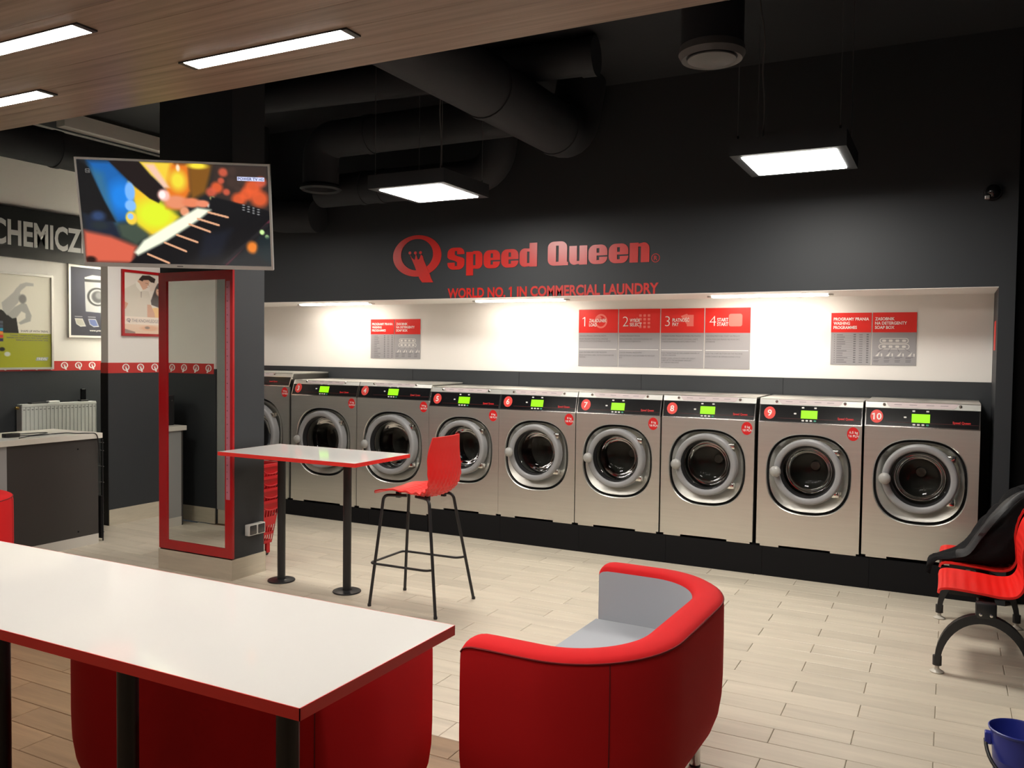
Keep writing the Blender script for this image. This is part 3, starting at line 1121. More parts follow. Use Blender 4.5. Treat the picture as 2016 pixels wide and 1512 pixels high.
# black plinth under the washers
for x0, x1, zz, lb in ((-4.3405, .281, .228, 'long black plinth under the smaller washers'), (-7.1, -4.347, .150, 'lower black plinth under the larger washers')):
    t = thing('washer_plinth', lb, 'plinth', ((x0 + x1) / 2, YB, 0))
    n = 6 if x0 > -5 else 4
    for i in range(n):
        a, c = x0 + (x1 - x0) * i / n, x0 + (x1 - x0) * (i + 1) / n
        mk('plinth_panel', bx(a + .001, c - .001, YB + .002, YB + .63, 0, zz), 'black_matt', t, world=True)
    mk('rear_shelf', bx(x0, x1, YB + .631, YN - .013, 0, zz), 'black_matt', t, world=True)

# ================================================================== signs in the niche
SIGN = lambda x, y, d: (x, -d, y)


def sign_base(name, label, x0, x1, z0, z1, zr, group):
    t = thing(name, label, 'sign', ((x0 + x1) / 2, YN - .001, z0), group=group)
    mk('panel', bx(x0, x1, YN - .005, YN - .001, z0, z1), 'sign_grey', t, world=True)
    mk('red_header', bx(x0, x1, YN - .0058, YN - .0048, zr, z1), 'sign_red', t, world=True)
    return t


WS = lambda x, y, d: (x, YN - .0062 - d, y)
SG = lambda x, y, d: (x, YN - .0056 - d, y)
steps = [
    ('1', ('ZAŁADUNEK', 'LOAD'), ('ZAŁADUJ PRALKĘ I ZAMKNIJ DRZWI', '', 'PRZED PRANIEM PRZECZYTAJ UWAŻNIE', 'WSKAZÓWKI DOTYCZĄCE PRANIA NA METCE'), ('LOAD MACHINE AND CLOSE THE DOOR', '', 'READ CLOTHING LABEL INSTRUCTIONS BEFORE', 'WASHING')),
    ('2', ('WYBÓR', 'SELECT'), ('WYBIERZ PROGRAM PRANIA', '', 'DODAJ PROSZEK I PŁYN DO PŁUKANIA DO', 'ODPOWIEDNICH POJEMNIKÓW'), ('CHOOSE WASHING PROGRAMME', '', 'ADD DETERGENT AND SOFTENER TO THE SOAP', 'BOX')),
    ('3', ('PŁATNOŚĆ', 'PAY'), ('WYBIERZ NUMER PRALKI NA PANELU PŁATNOŚCI', '', 'WŁÓŻ ODPOWIEDNIĄ ILOŚĆ GOTÓWKI, KARTĘ', 'STAŁEGO KLIENTA LUB KARTĘ KREDYTOWĄ'), ('PUSH THE BUTTON OF THE LOADED WASHER AT', 'THE PAY MACHINE', '', 'INSERT CASH, LOYALTY CARD OR CREDIT', 'CARD UP TO THE NECESSARY AMOUNT', 'AT THE PAY MACHINE')),
    ('4', ('START', 'START'), ('NACIŚNIJ PRZYCISK START NA PRALCE', '', 'DRZWI PODCZAS PRANIA NIE MOGĄ BYĆ', 'OTWIERANE'), ('PUSH THE START BUTTON ON THE MACHINE', '', 'DOOR CANNOT BE OPENED DURING CYCLE')),
]
SX0, SX1, SZ0, SZ1 = -3.106, -1.515, 1.59, 2.116
sw = (SX1 - SX0) / 4
for i, (num, head, pl, en) in enumerate(steps):
    x0, x1 = SX0 + i * sw + .0045, SX0 + (i + 1) * sw - .0045
    zr = SZ1 - .216
    t = sign_base('instruction_panel', 'red and grey step %s instruction panel headed %s' % (num, ' '.join(dict.fromkeys(head))), x0, x1, SZ0, SZ1, zr, 'four step instruction panels')
    off = Vector(t.location)
    # icon behind the words
    b = nb()
    ix = x0 + {0: .222, 1: .245, 2: .245, 3: .262}[i]
    iz = SZ1 - .108
    if i == 0:
        poly2(b, [ell(ix, iz, .062, .066, 36), ell(ix, iz, .046, .050, 36)[::-1]], 0, WS)
        poly2(b, [ell(ix - .02, iz + .022, .026, .026, 20, .2, 3.3)], 0, WS)
    elif i == 1:
        for r in range(4):
            for c in range(3):
                cx_, cz_ = ix - .04 + c * .04, iz + .048 - r * .034
                poly2(b, [rrect(cx_ - .012, cx_ + .012, cz_ - .011, cz_ + .011, .003, 2)], 0, WS)
    elif i == 2:
        poly2(b, [[(ix - .01, iz - .05), (ix + .05, iz - .05), (ix + .05, iz + .05), (ix - .01, iz + .05)]], 0, WS)
        poly2(b, [[(ix - .065, iz + .04), (ix - .01, iz + .06), (ix + .03, iz + .02), (ix + .03, iz - .02), (ix - .005, iz - .04)]], 0, lambda x, y, d: WS(x, y, d + .0004))
    else:
        poly2(b, [rrect(ix - .058, ix + .058, iz - .052, iz + .056, .018, 4)], 0, WS)
    mk('icon', b, 'sign_red_tint', t, world=True)
    W2 = lambda x, y, d: WS(x, y, d + .001)
    b = add_text(nb(), num, x0 + .038, SZ1 - .158, .092, mapf=W2, bold=-.018)
    add_text(b, head[0], x0 + .105, SZ1 - .118, .030, bold=.014, mapf=W2, width=len(head[0]) * .0190)
    add_text(b, head[1], x0 + .105, SZ1 - .156, .030, bold=.014, mapf=W2, width=len(head[1]) * .0190)
    mk('heading', b, 'print_white', t, world=True)
    b = nb()
    z = zr - .034
    for ln in pl:
        if ln:
            add_text(b, ln, x0 + .010, z, .0125, mapf=SG, width=min(len(ln) * .0088, .365))
            z -= .021
        else:
            z -= .008
    z = SZ0 + .124
    for ln in en:
        if ln:
            add_text(b, ln, x0 + .010, z, .0125, mapf=SG, width=min(len(ln) * .0088, .365))
            z -= .019
        else:
            z -= .008
    mk('instruction_lettering', b, 'sign_ink', t, world=True)['kind'] = 'stuff'
    mk('divider_line', poly2(nb(), [[(x0 + .008, SZ0 + .156), (x1 - .012, SZ0 + .156), (x1 - .012, SZ0 + .160), (x0 + .008, SZ0 + .160)]], 0, SG), 'print_white', t, world=True)


def info_pair(x0, x1, z0, z1, where):
    xm = x0 + (x1 - x0) * .487
    zr = z1 - .158
    t = sign_base('information_panel', 'red and grey washing programmes table panel ' + where, x0, xm - .004, z0, z1, zr, 'washing programme panels')
    b = nb()
    for k, s in enumerate(('PROGRAMY PRANIA', 'WASHING', 'PROGRAMMES')):
        add_text(b, s, x0 + .018, z1 - .062 - k * .034, .023, bold=.024, mapf=WS, width=len(s) * .0178)
    mk('heading', b, 'print_white', t, world=True)
    b = nb()
    rnd = random.Random(3)
    for r in range(13):
        z = zr - .022 - r * .0185
        for c, wd, hh in ((.026, .006, .006), (.045, rnd.uniform(.035, .085), .005), (.172, .018, .009), (.215, .026, .005), (.270, .016, .009)):
            poly2(b, [[(x0 + c, z), (x0 + c + wd, z), (x0 + c + wd, z + hh), (x0 + c, z + hh)]], 0, SG)
        if r < 12:
            poly2(b, [[(x0 + .04, z - .006), (x0 + .165, z - .006), (x0 + .165, z - .005), (x0 + .04, z - .005)]], 0, SG)
    mk('programme_table', b, 'sign_ink', t, world=True)['kind'] = 'stuff'
    x0 = xm + .004
    t = sign_base('information_panel', 'red and grey soap box diagram panel ' + where, x0, x1, z0, z1, zr, 'soap box panels')
    b = nb()
    for k, s in enumerate(('ZASOBNIK', 'NA DETERGENTY', 'SOAP BOX')):
        add_text(b, s, x0 + .018, z1 - .062 - k * .034, .023, bold=.024, mapf=WS, width=len(s) * .0178)
    mk('heading', b, 'print_white', t, world=True)
    b = nb()
    cx_ = (x0 + x1) / 2
    for zz, ww in ((zr - .066, .105), (zr - .113, .112)):
        poly2(b, [rrect(cx_ - ww, cx_ + ww, zz - .021, zz + .021, .0205, 6), rrect(cx_ - ww + .006, cx_ + ww - .006, zz - .016, zz + .016, .0155, 6)[::-1]], 0, SG)
        for k in range(4):
            poly2(b, [rrect(cx_ - .086 + k * .048, cx_ - .058 + k * .048, zz - .009, zz + .009, .006, 3)], 0, SG)
    for k in range(4):
        lx = x0 + .025 + k * .078
        poly2(b, [[(lx, zr - .190), (lx + .022, zr - .190), (lx + .034, zr - .155)]], 0, SG)
        poly2(b, [[(lx + .042, zr - .190), (lx + .052, zr - .190), (lx + .052, zr - .168), (lx + .042, zr - .168)]], 0, SG)
    mk('soap_box_diagram', b, 'sign_pale', t, world=True)
    b = nb()
    for k in range(4):
        lx = x0 + .012 + k * .078
        for r, wd in ((0, .055), (1, .038), (2.6, .040), (3.6, .036)):
            z = zr - .200 - r * .010
            poly2(b, [[(lx, z), (lx + wd, z), (lx + wd, z + .004), (lx, z + .004)]], 0, SG)
        tube(b, [(cx_ - .07 + k * .048, YN - .0060, zr - .125), (lx + .03, YN - .0060, zr - .155)], .0012, 4)
    mk('diagram_print', b, 'sign_ink', t, world=True)


info_pair(-5.505, -4.873, 1.629, 2.043, 'above washers three and four')
info_pair(-.871, -.239, 1.643, 2.062, 'above washers nine and ten')

# ================================================================== bar table, stool
def high_table(label, x0, x1, y0, y1, legs):
    t = thing('high_table', label, 'table', ((x0 + x1) / 2, (y0 + y1) / 2, 0), group='white high tables')
    tp = mk('table_top', bx(x0 + .002, x1 - .002, y0 + .002, y1 - .002, .955, .98), 'laminate', t, world=True)
    b = nb()
    box(b, x0, x1, y0, y0 + .002, .9535, .9798)
    box(b, x0, x1, y1 - .002, y1, .9535, .9798)
    box(b, x0, x0 + .002, y0, y1, .9535, .9798)
    box(b, x1 - .002, x1, y0, y1, .9535, .9798)
    mk('edge_band', b, 'edge_red', tp, world=True)
    for lx, ly in legs:
        lg = mk('leg', cyl(nb(), (lx, ly, .012), (lx, ly, .955), .029, n=28), 'black_metal', t, smooth=40, world=True)
        b = nb()
        lathe(b, [(0, .0), (.098, .0), (.1, .004), (.098, .010), (.04, .013), (.032, .016)], 40, Matrix.Translation((lx, ly, 0)) @ Matrix.Rotation(PI / 2, 4, 'X'))
        mk('base_plate', b, 'black_metal', lg, smooth=40, world=True)
        mk('mounting_plate', cyl(nb(), (lx, ly, .948), (lx, ly, .9545), .06, n=24), 'black_metal', lg, smooth=40, world=True)


high_table('white high table with red edge beside the mirror pillar', -4.58, -3.372, 4.339, 4.965, [(-4.345, 4.73), (-3.744, 4.737)])
high_table('long white high table with red edge in front of the red sofa', -3.7, -1.143, 1.298, 1.90, [(-1.447, 1.6), (-2.037, 1.6), (-2.627, 1.6), (-3.217, 1.6)])


def smooth_path(P, n):
    """Catmull-Rom through points"""
    P = [Vector(p) for p in P]
    Q = [P[0] * 2 - P[1]] + P + [P[-1] * 2 - P[-2]]
    out = []
    seg = len(P) - 1
    for i in range(n + 1):
        s = i / n * seg
        k = min(int(s), seg - 1)
        t = s - k
        a, b_, c, d = Q[k], Q[k + 1], Q[k + 2], Q[k + 3]
        out.append(.5 * ((2 * b_) + (c - a) * t + (2 * a - 5 * b_ + 4 * c - d) * t * t + (-a + 3 * b_ - 3 * c + d) * t ** 3))
    return out


def shell(prof, halfw, nu, nv, dish, relief=None, thick=.008):
    """curved seat shell: prof in (x, z), width along y; dish raises the sides; returns closed bmesh"""
    path = smooth_path([(x, 0, z) for x, z in prof], nu)
    hw = [h for h in smooth_path([(i, h, 0) for i, h in enumerate(halfw)], nu)]
    ds = [h for h in smooth_path([(i, h, 0) for i, h in enumerate(dish)], nu)]
    b = nb()
    F, Bk = [], []
    for i in range(nu + 1):
        a, c = path[max(i - 1, 0)], path[min(i + 1, nu)]
        t = (c - a).normalized()
        nrm = Vector((-t.z, 0, t.x))
        if nrm.z < -0.2:
            nrm = -nrm
        rowF, rowB = [], []
        for j in range(nv + 1):
            v = j / nv * 2 - 1
            d = ds[i].y * abs(v) ** 2.4
            rl = relief(i / nu, v) if relief else 0
            p = path[i] + nrm * (d + rl)
            q = path[i] + nrm * (d + rl - thick)
            y = v * hw[i].y
            rowF.append(b.verts.new((p.x, y, p.z)))
            rowB.append(b.verts.new((q.x, y, q.z)))
        F.append(rowF)
        Bk.append(rowB)
    for i in range(nu):
        for j in range(nv):
            b.faces.new((F[i][j], F[i + 1][j], F[i + 1][j + 1], F[i][j + 1]))
            b.faces.new((Bk[i][j], Bk[i][j + 1], Bk[i + 1][j + 1], Bk[i + 1][j]))
    for i in range(nu):
        b.faces.new((F[i][0], Bk[i][0], Bk[i + 1][0], F[i + 1][0]))
        b.faces.new((F[i][nv], F[i + 1][nv], Bk[i + 1][nv], Bk[i][nv]))
    for j in range(nv):
        b.faces.new((F[0][j], F[0][j + 1], Bk[0][j + 1], Bk[0][j]))
        b.faces.new((F[nu][j], Bk[nu][j], Bk[nu][j + 1], F[nu][j + 1]))
    return b


def diamonds(u, v):
    w = math.exp(-((u - .47) / .24) ** 2)
    a = abs(math.sin(PI * (v * 4.5 + u * 11))) * abs(math.sin(PI * (v * 4.5 - u * 11)))
    return -.016 * w * (a - .4)


t = thing('bar_stool', 'red plastic bar stool with diamond pattern on black tube legs', 'stool', (-3.145, 4.768, 0))
prof = [(-.258, .754), (-.228, .770), (-.11, .779), (.0, .771), (.085, .760), (.145, .764), (.190, .80), (.206, .86), (.201, .94), (.190, 1.04), (.198, 1.148)]
mk('seat_shell', shell(prof, [.175, .195, .212, .215, .205, .195, .193, .20, .205, .195, .165], 72, 48, [.004, .010, .018, .024, .028, .030, .030, .026, .022, .016, .008], diamonds), 'plastic_red', t, smooth=60)
feet = [(-.258, -.224), (-.268, .205), (.276, -.243), (.263, .264)]
tops = [(-.20, -.15), (-.20, .15), (.16, -.15), (.16, .15)]
for (fx, fy), (tx_, ty_) in zip(feet, tops):
    s = -1 if tx_ < 0 else 1
    sy = -1 if ty_ < 0 else 1
    pts = fillet([(tx_ * .2, ty_ * .75, .745), (tx_ * 1.0, ty_, .742), (tx_ + .1 * (fx - tx_), ty_ + .1 * (fy - ty_), .66), (fx, fy, .004)], .07, 6)
    lg = mk('leg', tube(nb(), pts, .0105, 12), 'black_metal', t, smooth=40)
    mk('foot_cap', cyl(nb(), (fx, fy, 0), (fx, fy, .016), .0125, n=14), 'black_plastic', lg, smooth=40)


def at_leg(k, z):
    (fx, fy), (tx_, ty_) = feet[k], tops[k]
    f = 1 - z / .742
    return (tx_ + (fx - tx_) * f, ty_ + (fy - ty_) * f, z)


r0, r1, r2_, r3 = at_leg(2, .30), at_leg(0, .285), at_leg(1, .285), at_leg(3, .30)
pts = fillet([(r0[0], r0[1], r0[2]), (r0[0] - .06, r0[1] + .01, .285), (r1[0] - .035, r1[1] - .01, .285), (r2_[0] - .035, r2_[1] + .01, .285), (r3[0] - .06, r3[1] - .01, .285), r3], .04, 5)
mk('foot_rest', tube(nb(), pts, .008, 10), 'black_metal', t, smooth=40)
b = nb()
for y in (-.1, .1):
    box(b, -.13, -.10, y - .012, y + .012, .725, .765)
    box(b, .10, .13, y - .012, y + .012, .725, .765)
mk('seat_fixing', b, 'black_plastic', t)

# ================================================================== tub sofas
def tub_sofa(label, loc, rz):
    t = thing('tub_sofa', label, 'sofa', loc, (0, 0, rz), group='red tub sofas')
    HL, FX, BX_, RX, RY = .64, -.31, .315, .37, .42
    # outer plan: from the front of one arm round the back to the other
    half = [(FX + d, -HL, 0, -1) for d in (0, .008, .02, .04, .08, .14)]
    for i in range(0, 17):
        a = -PI / 2 + PI / 2 * i / 16
        n_ = Vector((math.cos(a) / RX, math.sin(a) / RY, 0)).normalized()
        half.append((BX_ - RX + RX * math.cos(a), -HL + RY + RY * math.sin(a), n_.x, n_.y))
    half.append((BX_, -.13, 1, 0))
    plan = half + [(BX_, 0, 1, 0)] + [(x, -y, nx, -ny) for x, y, nx, ny in half[::-1]]
    N = len(plan)
    DROP = (.022, .011, .005, .001, .0)

    def sweep(sec, cap=False):
        b = nb()
        rows = []
        for k, (x, y, nx, ny) in enumerate(plan):
            e = min(k, N - 1 - k)
            drop = DROP[e] if e < 5 else 0
            rows.append([b.verts.new((x + nx * n, y + ny * n, z - (drop if z > .66 else 0))) for n, z in sec])
        for A, B in zip(rows, rows[1:]):
            for i in range(len(sec) - 1):
                b.faces.new((A[i], A[i + 1], B[i + 1], B[i]))
        return b, rows
    outer = [(-.20, .13), (-.165, .135), (-.12, .15), (-.075, .185), (-.038, .235), (-.014, .30), (-.003, .37), (0, .45), (0, .62), (-.001, .715), (-.004, .741)]
    top = [(-.004, .741), (-.010, .750), (-.025, .758), (-.05, .763), (-.08, .763), (-.105, .759), (-.119, .751), (-.125, .737)]
    inner = [(-.125, .737), (-.125, .66), (-.125, .40), (-.125, .30)]
    b, rows = sweep(outer)
    sh = mk('outer_shell', b, 'fabric_red', t, smooth=50)
    b, _ = sweep(top)
    mk('top_roll', b, 'fabric_red', t, smooth=50)
    b, _ = sweep(inner)
    mk('inner_lining', b, 'fabric_grey', t, smooth=50)
    b = nb()
    for k in (0, N - 1):
        x, y, nx, ny = plan[k]
        pts = [(x, y + ny * n, z - (.022 if z > .66 else 0)) for n, z in outer + top[1:] + inner[1:]] + [(x, y + ny * -.2, .30)]
        b.faces.new([b.verts.new(p) for p in pts])
    mk('arm_front', b, 'fabric_red', t)
    b = nb()
    seam = [(x - nx * .004, y - ny * .004, .742 - (DROP[min(k, N - 1 - k)] if min(k, N - 1 - k) < 5 else 0)) for k, (x, y, nx, ny) in enumerate(plan)]
    tube(b, seam, .0035, 6)
    mk('top_seam', b, 'fabric_seam', t, smooth=60)
    for k in (13, N - 14):
        x, y, nx, ny = plan[k]
        mk('side_seam', tube(nb(), [(x + nx * n * .999, y + ny * n * .999, z) for n, z in outer[3:]], .0022, 5), 'fabric_seam', t, smooth=60)
    b = nb()
    inn = [(x - nx * .127, y - ny * .127) for x, y, nx, ny in plan]
    lo = [b.verts.new((x, y, .40)) for x, y in inn]
    hi = [b.verts.new((x, y, .512)) for x, y in inn]
    cen = [b.verts.new((x * .93 + (-.02), y * .95, .526)) for x, y in inn]
    for A, B in ((lo, hi), (hi, cen)):
        for i in range(N):
            b.faces.new((A[i], A[(i + 1) % N], B[(i + 1) % N], B[i]))
    b.faces.new(cen)
    b.faces.new(lo[::-1])
    mk('seat_cushion', b, 'fabric_grey', t, smooth=40)
    mk('seat_base', bx(FX + .005, BX_ - .16, -HL + .16, HL - .16, .135, .402, .02), 'fabric_red', t, smooth=40)
    for sx, sy in ((-.2, -.45), (-.2, .45), (.165, -.44), (.165, .44)):
        lg = mk('leg', cyl(nb(), (sx, sy, .008), (sx, sy, .16), .022, n=20), 'chrome', t, smooth=40)
        mk('foot_cap', cyl(nb(), (sx, sy, 0), (sx, sy, .009), .023, n=20), 'black_plastic', lg, smooth=40)
    return t


tub_sofa('red tub sofa with grey seat standing open towards the bar stool', (-1.072, 2.99, 0), -.028)
tub_sofa('red tub sofa seen from behind under the long white table', (-2.17, 2.09, 0), -PI / 2)
tub_sofa('red tub sofa by the grey panel of the reception counter', (-5.48, 2.77, 0), 0)

# ================================================================== bench with two seats, jacket
t = thing('beam_bench', 'black beam bench with two red ribbed seats by the wall', 'bench', (.2, 5.64, 0))
sprof = [(-.225, .425), (-.21, .452), (-.15, .458), (-.02, .448), (.08, .438), (.15, .452), (.185, .51), (.182, .60), (.175, .68), (.195, .78), (.245, .87), (.27, .90)]


def ribs(u, v):
    return .0022 * math.sin(u * 150) * (1 - abs(v) ** 6)


for yc, hw in ((-.285, .243), (.385, .27)):
    b = shell(sprof, [hw * .93, hw, hw, hw, hw, hw, hw, hw, hw, hw, hw * .97, hw * .9], 120, 10, [.004, .006, .008, .010, .012, .014, .014, .014, .012, .01, .008, .004], ribs, .012)
    bmesh.ops.translate(b, verts=b.verts, vec=(0, yc, 0))
    st = mk('seat_shell', b, 'bench_red', t, smooth=60)
    for s in (-1, 1):
        mk('seat_bracket', bx(-.17, .12, yc + s * .12 - .02, yc + s * .12 + .02, .405, .43), 'black_metal', st)
b = bx(-.03, .05, -.56, .62, .335, .405, .012)
mk('beam', b, 'black_metal', t, smooth=40)
for yc in (-.54, .53):
    b = nb()
    pts = [(.218 * math.cos(a) , 0, .055 + .27 * math.sin(a)) for a in [PI * i / 24 for i in range(25)]]
    rows = []
    for i, (x, _, z) in enumerate(pts):
        a = PI * i / 24
        th = .026 + .022 * math.sin(a)
        n_ = Vector((math.cos(a) * .27, 0, math.sin(a) * .218)).normalized()
        P = Vector((x, 0, z))
        o_, i_ = P + n_ * th * .5, P - n_ * th * .5
        rows.append([b.verts.new((q.x, yc + d, q.z)) for q, d in ((o_, -.024), (o_, .024), (i_, .024), (i_, -.024))])
    for A, B in zip(rows, rows[1:]):
        for k in range(4):
            b.faces.new((A[k], A[(k + 1) % 4], B[(k + 1) % 4], B[k]))
    b.faces.new(rows[0])
    b.faces.new(rows[-1][::-1])
    lg = mk('leg_arch', b, 'black_metal', t, smooth=40)
    mk('beam_clamp', bx(-.045, .055, yc - .026, yc + .026, .325, .415, .012), 'black_metal', lg, smooth=40)
    for dx_ in (-.02, .03):
        mk('clamp_bolt', lathe(nb(), [(0, -.006), (.008, -.005), (.010, 0)], 14, Matrix.Translation((dx_, yc - .026, .352))), 'chrome', lg, smooth=60)
    for s in (-1, 1):
        mk('foot_sleeve', cyl(nb(), (s * .218, yc, .04), (s * .218, yc, .09), .023, n=18), 'black_plastic', lg, smooth=40)
        b = lathe(nb(), [(0, 0), (.034, 0), (.036, .006), (.022, .014), (.012, .02), (.011, .042), (0, .042)], 24, Matrix.Translation((s * .218, yc, 0)) @ Matrix.Rotation(PI / 2, 4, 'X'))
        mk('foot', b, 'foot_cream', lg, smooth=40)

# jacket draped over the farther seat
t = thing('jacket', 'black jacket draped over the farther red bench seat', 'jacket', (.2, 6.03, .45))
# stations along the seat depth: x, lower z, upper z, near y, far y
JS = [(-.285, -.085, -.035, -.235, -.12), (-.278, -.05, .005, -.238, -.10), (-.252, -.005, .030, -.240, -.08), (-.215, .012, .040, -.245, -.06), (-.15, .014, .055, -.250, .02), (-.10, .010, .085, -.262, .10), (-.06, .006, .130, -.268, .18), (0, .000, .215, -.270, .24),
      (.06, -.004, .300, -.268, .255), (.12, .004, .365, -.265, .26), (.17, .03, .410, -.262, .26), (.215, .10, .445, -.26, .26), (.26, .22, .470, -.258, .26), (.31, .30, .470, -.255, .255)]
JQ = [smooth_path([(i, q[k], 0) for i, q in enumerate(JS)], 60) for k in range(5)]
b = nb()
NS = 40
rows = []
for i in range(61):
    x, zl, zu, ya_, yb_ = [JQ[k][i].y for k in range(5)]
    row = []
    for j in range(NS):
        a = 2 * PI * j / NS
        c_, s_ = math.cos(a), math.sin(a)
        rr = (abs(c_) ** 4 + abs(s_) ** 4) ** (-.25)
        fold = 1 + .07 * math.sin(3 * a + i * .23) + .05 * math.sin(7 * a - i * .31) + .03 * math.sin(11 * a + i * .52)
        up = .5 + .5 * s_ * rr
        y = (ya_ + yb_) / 2 + (yb_ - ya_) / 2 * c_ * rr * (1 - .25 * max(up - .5, 0)) * (1 + .25 * (fold - 1))
        z = zl + (zu - zl) * (up ** .9) * (fold if s_ > .1 else 1)
        row.append(b.verts.new((x + .012 * math.sin(5 * a + i * .4), y, max(z, zl))))
    rows.append(row)
for A, B in zip(rows, rows[1:]):
    for k in range(NS):
        b.faces.new((A[k], A[(k + 1) % NS], B[(k + 1) % NS], B[k]))
b.faces.new(rows[0])
b.faces.new(rows[-1][::-1])
mk('jacket_body', b, 'cloth_black', t, smooth=70)
b = nb()
sp_ = smooth_path([(-.13, -.235, .070), (-.07, -.262, .10), (-.01, -.262, .20), (.05, -.252, .30), (.12, -.235, .385), (.20, -.215, .455), (.28, -.20, .485)], 30)
R = []
for i, p in enumerate(sp_):
    a, c = sp_[max(i - 1, 0)], sp_[min(i + 1, 30)]
    tt = (c - a).normalized()
    nn = Vector((-tt.z, -.35, tt.x)).normalized()
    sd = tt.cross(nn).normalized()
    w = .034 + .010 * math.sin(i * .45)
    R.append([b.verts.new(p + sd * (d * w) + nn * (h + .005 * math.sin(d * 5 + i * .5))) for d, h in ((-1, -.006), (-.6, .014), (0, .020), (.6, .012), (1, -.006), (0, -.02))])
for A, B in zip(R, R[1:]):
    for k in range(6):
        b.faces.new((A[k], A[(k + 1) % 6], B[(k + 1) % 6], B[k]))
b.faces.new(R[0])
b.faces.new(R[-1][::-1])
mk('sleeve', b, 'cloth_strap', t, smooth=70)

# bucket
t = thing('bucket', 'blue plastic bucket with black handle on the floor', 'bucket', (.268, 3.66, 0))
MX = Matrix.Rotation(PI / 2, 4, 'X')
mk('bucket_body', lathe(nb(), [(0, .012), (.068, .012), (.094, .30), (.101, .306), (.102, .312), (.098, .314), (.092, .306), (.072, .004), (.070, 0), (0, 0)], 40, MX), 'bucket_blue', t, smooth=40)
pts = [(.102 * math.cos(a) - .0, .104 * math.sin(a), .235 - .10 * abs(math.sin((a - 0) / 1)) * 1.0) for a in [PI + PI * i / 20 for i in range(21)]]
mk('handle', tube(nb(), [(x * 1.06, y * 1.06, z + .02) for x, y, z in pts], .007, 10), 'black_plastic', t, smooth=60)
for s in (-1, 1):
    mk('handle_lug', bx(s * .1 - .012, s * .1 + .012, -.016, .016, .24, .285, .004), 'bucket_blue', t)

# ================================================================== TV on the pillar
t = thing('television', 'large silver framed television tilted down on the pillar', 'television', (-4.649, 4.05, 2.601), (math.radians(14.8), 0, math.radians(34.5)))
W, H = 1.24, .713
b = nb()
box(b, -W / 2, W / 2, -.012, .03, H / 2 - .014, H / 2)
box(b, -W / 2, W / 2, -.012, .03, -H / 2, -H / 2 + .026)
box(b, -W / 2, -W / 2 + .013, -.012, .03, -H / 2 + .026, H / 2 - .014)
box(b, W / 2 - .013, W / 2, -.012, .03, -H / 2 + .026, H / 2 - .014)
mk('bezel', b, 'silver', t)
mk('back_cover', bx(-W / 2 + .01, W / 2 - .01, .0, .05, -H / 2 + .01, H / 2 - .01, .012), 'black_plastic', t)
mk('maker_mark', bx(-.02, .02, -.013, -.0122, -H / 2 + .01, -H / 2 + .015), 'black_plastic', t)
mk('mount_plate', bx(-.2, .2, .05, .075, -.2, .2), 'black_metal', t)
mi = t.matrix_basis if False else None
P = Picture(1395, 735, 232, 124, (26, 30, 34))


def tv(*pts):
    out = []
    for x, y in pts:
        q = (y - 135) / 735
        xl, xr = 535 + 75 * q, 1900 + 30 * q
        out.append(((x - xl) / (xr - xl) * 1395, q * 735))
    return out


def tb(x, y, rx, ry, c, soft=.5, op=1.0):
    (u, v), = tv((x, y))
    P.blob(u, v, rx, ry, c, soft, op)


def tl_(x0, y0, x1, y1, w, c):
    (a, b_), (c_, d) = tv((x0, y0), (x1, y1))
    P.line(a, b_, c_, d, w, c)


P.poly(tv((610, 140), (770, 140), (920, 290), (960, 420), (940, 560), (820, 580), (700, 380)), (22, 96, 170), 50)
tb(850, 390, 90, 110, (24, 128, 226), .9)
P.poly(tv((620, 190), (720, 230), (790, 500), (830, 640), (760, 520)), (60, 110, 130), 60, .7)
P.poly(tv((900, 280), (1110, 420), (1260, 520), (1180, 620), (1050, 670), (960, 600), (940, 420)), (240, 190, 45), 30)
tb(1090, 510, 150, 110, (222, 238, 44), .8)
P.poly(tv((970, 135), (1210, 135), (1335, 330), (1210, 345), (1060, 230)), (240, 205, 62), 20)
P.poly(tv((1200, 140), (1330, 140), (1345, 330), (1270, 470), (1170, 460), (1160, 340)), (226, 118, 34), 40)
P.poly(tv((1010, 150), (1080, 150), (1190, 310), (1150, 320)), (240, 196, 170), 26)
tb(1250, 260, 60, 70, (238, 220, 60), .9)
P.poly(tv((1325, 140), (1500, 140), (1450, 340), (1345, 400)), (128, 82, 26), 40)
tb(1390, 150, 70, 22, (250, 224, 60), .8)
tb(1250, 170, 14, 24, (250, 224, 190), .8)
P.poly(tv((1500, 130), (1900, 130), (1915, 470), (1700, 420), (1480, 360)), (54, 42, 38), 40)
for x, y, r in ((1575, 190, 34), (1530, 300, 44), (1690, 380, 52), (1790, 290, 62), (1840, 370, 66), (1745, 340, 50), (1490, 335, 38), (1600, 330, 26), (1850, 250, 40), (1560, 250, 24)):
    tb(x, y, r, r * .9, (240, 96, 50) if r > 40 else (216, 92, 66), .7, .85)
for x, y, r in ((1640, 260, 36), (1700, 250, 30), (1640, 180, 30), (1680, 300, 22)):
    tb(x, y, r, r, (66, 50, 44), .8, .9)
P.poly(tv((755, 135), (970, 135), (1050, 230), (1165, 335), (1115, 425), (1050, 395), (920, 290)), (26, 18, 20), 12)
P.poly(tv((540, 135), (620, 190), (730, 420), (812, 572), (700, 570), (560, 500)), (12, 14, 18), 16)
P.poly(tv((590, 520), (790, 570), (860, 690), (610, 640)), (24, 34, 52), 40)
tb(690, 530, 50, 34, (52, 78, 124), .9, .8)
P.poly(tv((820, 580), (940, 570), (1060, 660), (960, 740), (850, 680)), (64, 78, 66), 40)
P.poly(tv((590, 640), (780, 675), (960, 745), (930, 870), (600, 870)), (214, 98, 74), 40)
tb(640, 850, 40, 24, (40, 20, 18), .8)
tb(700, 600, 60, 30, (34, 44, 50), .8)
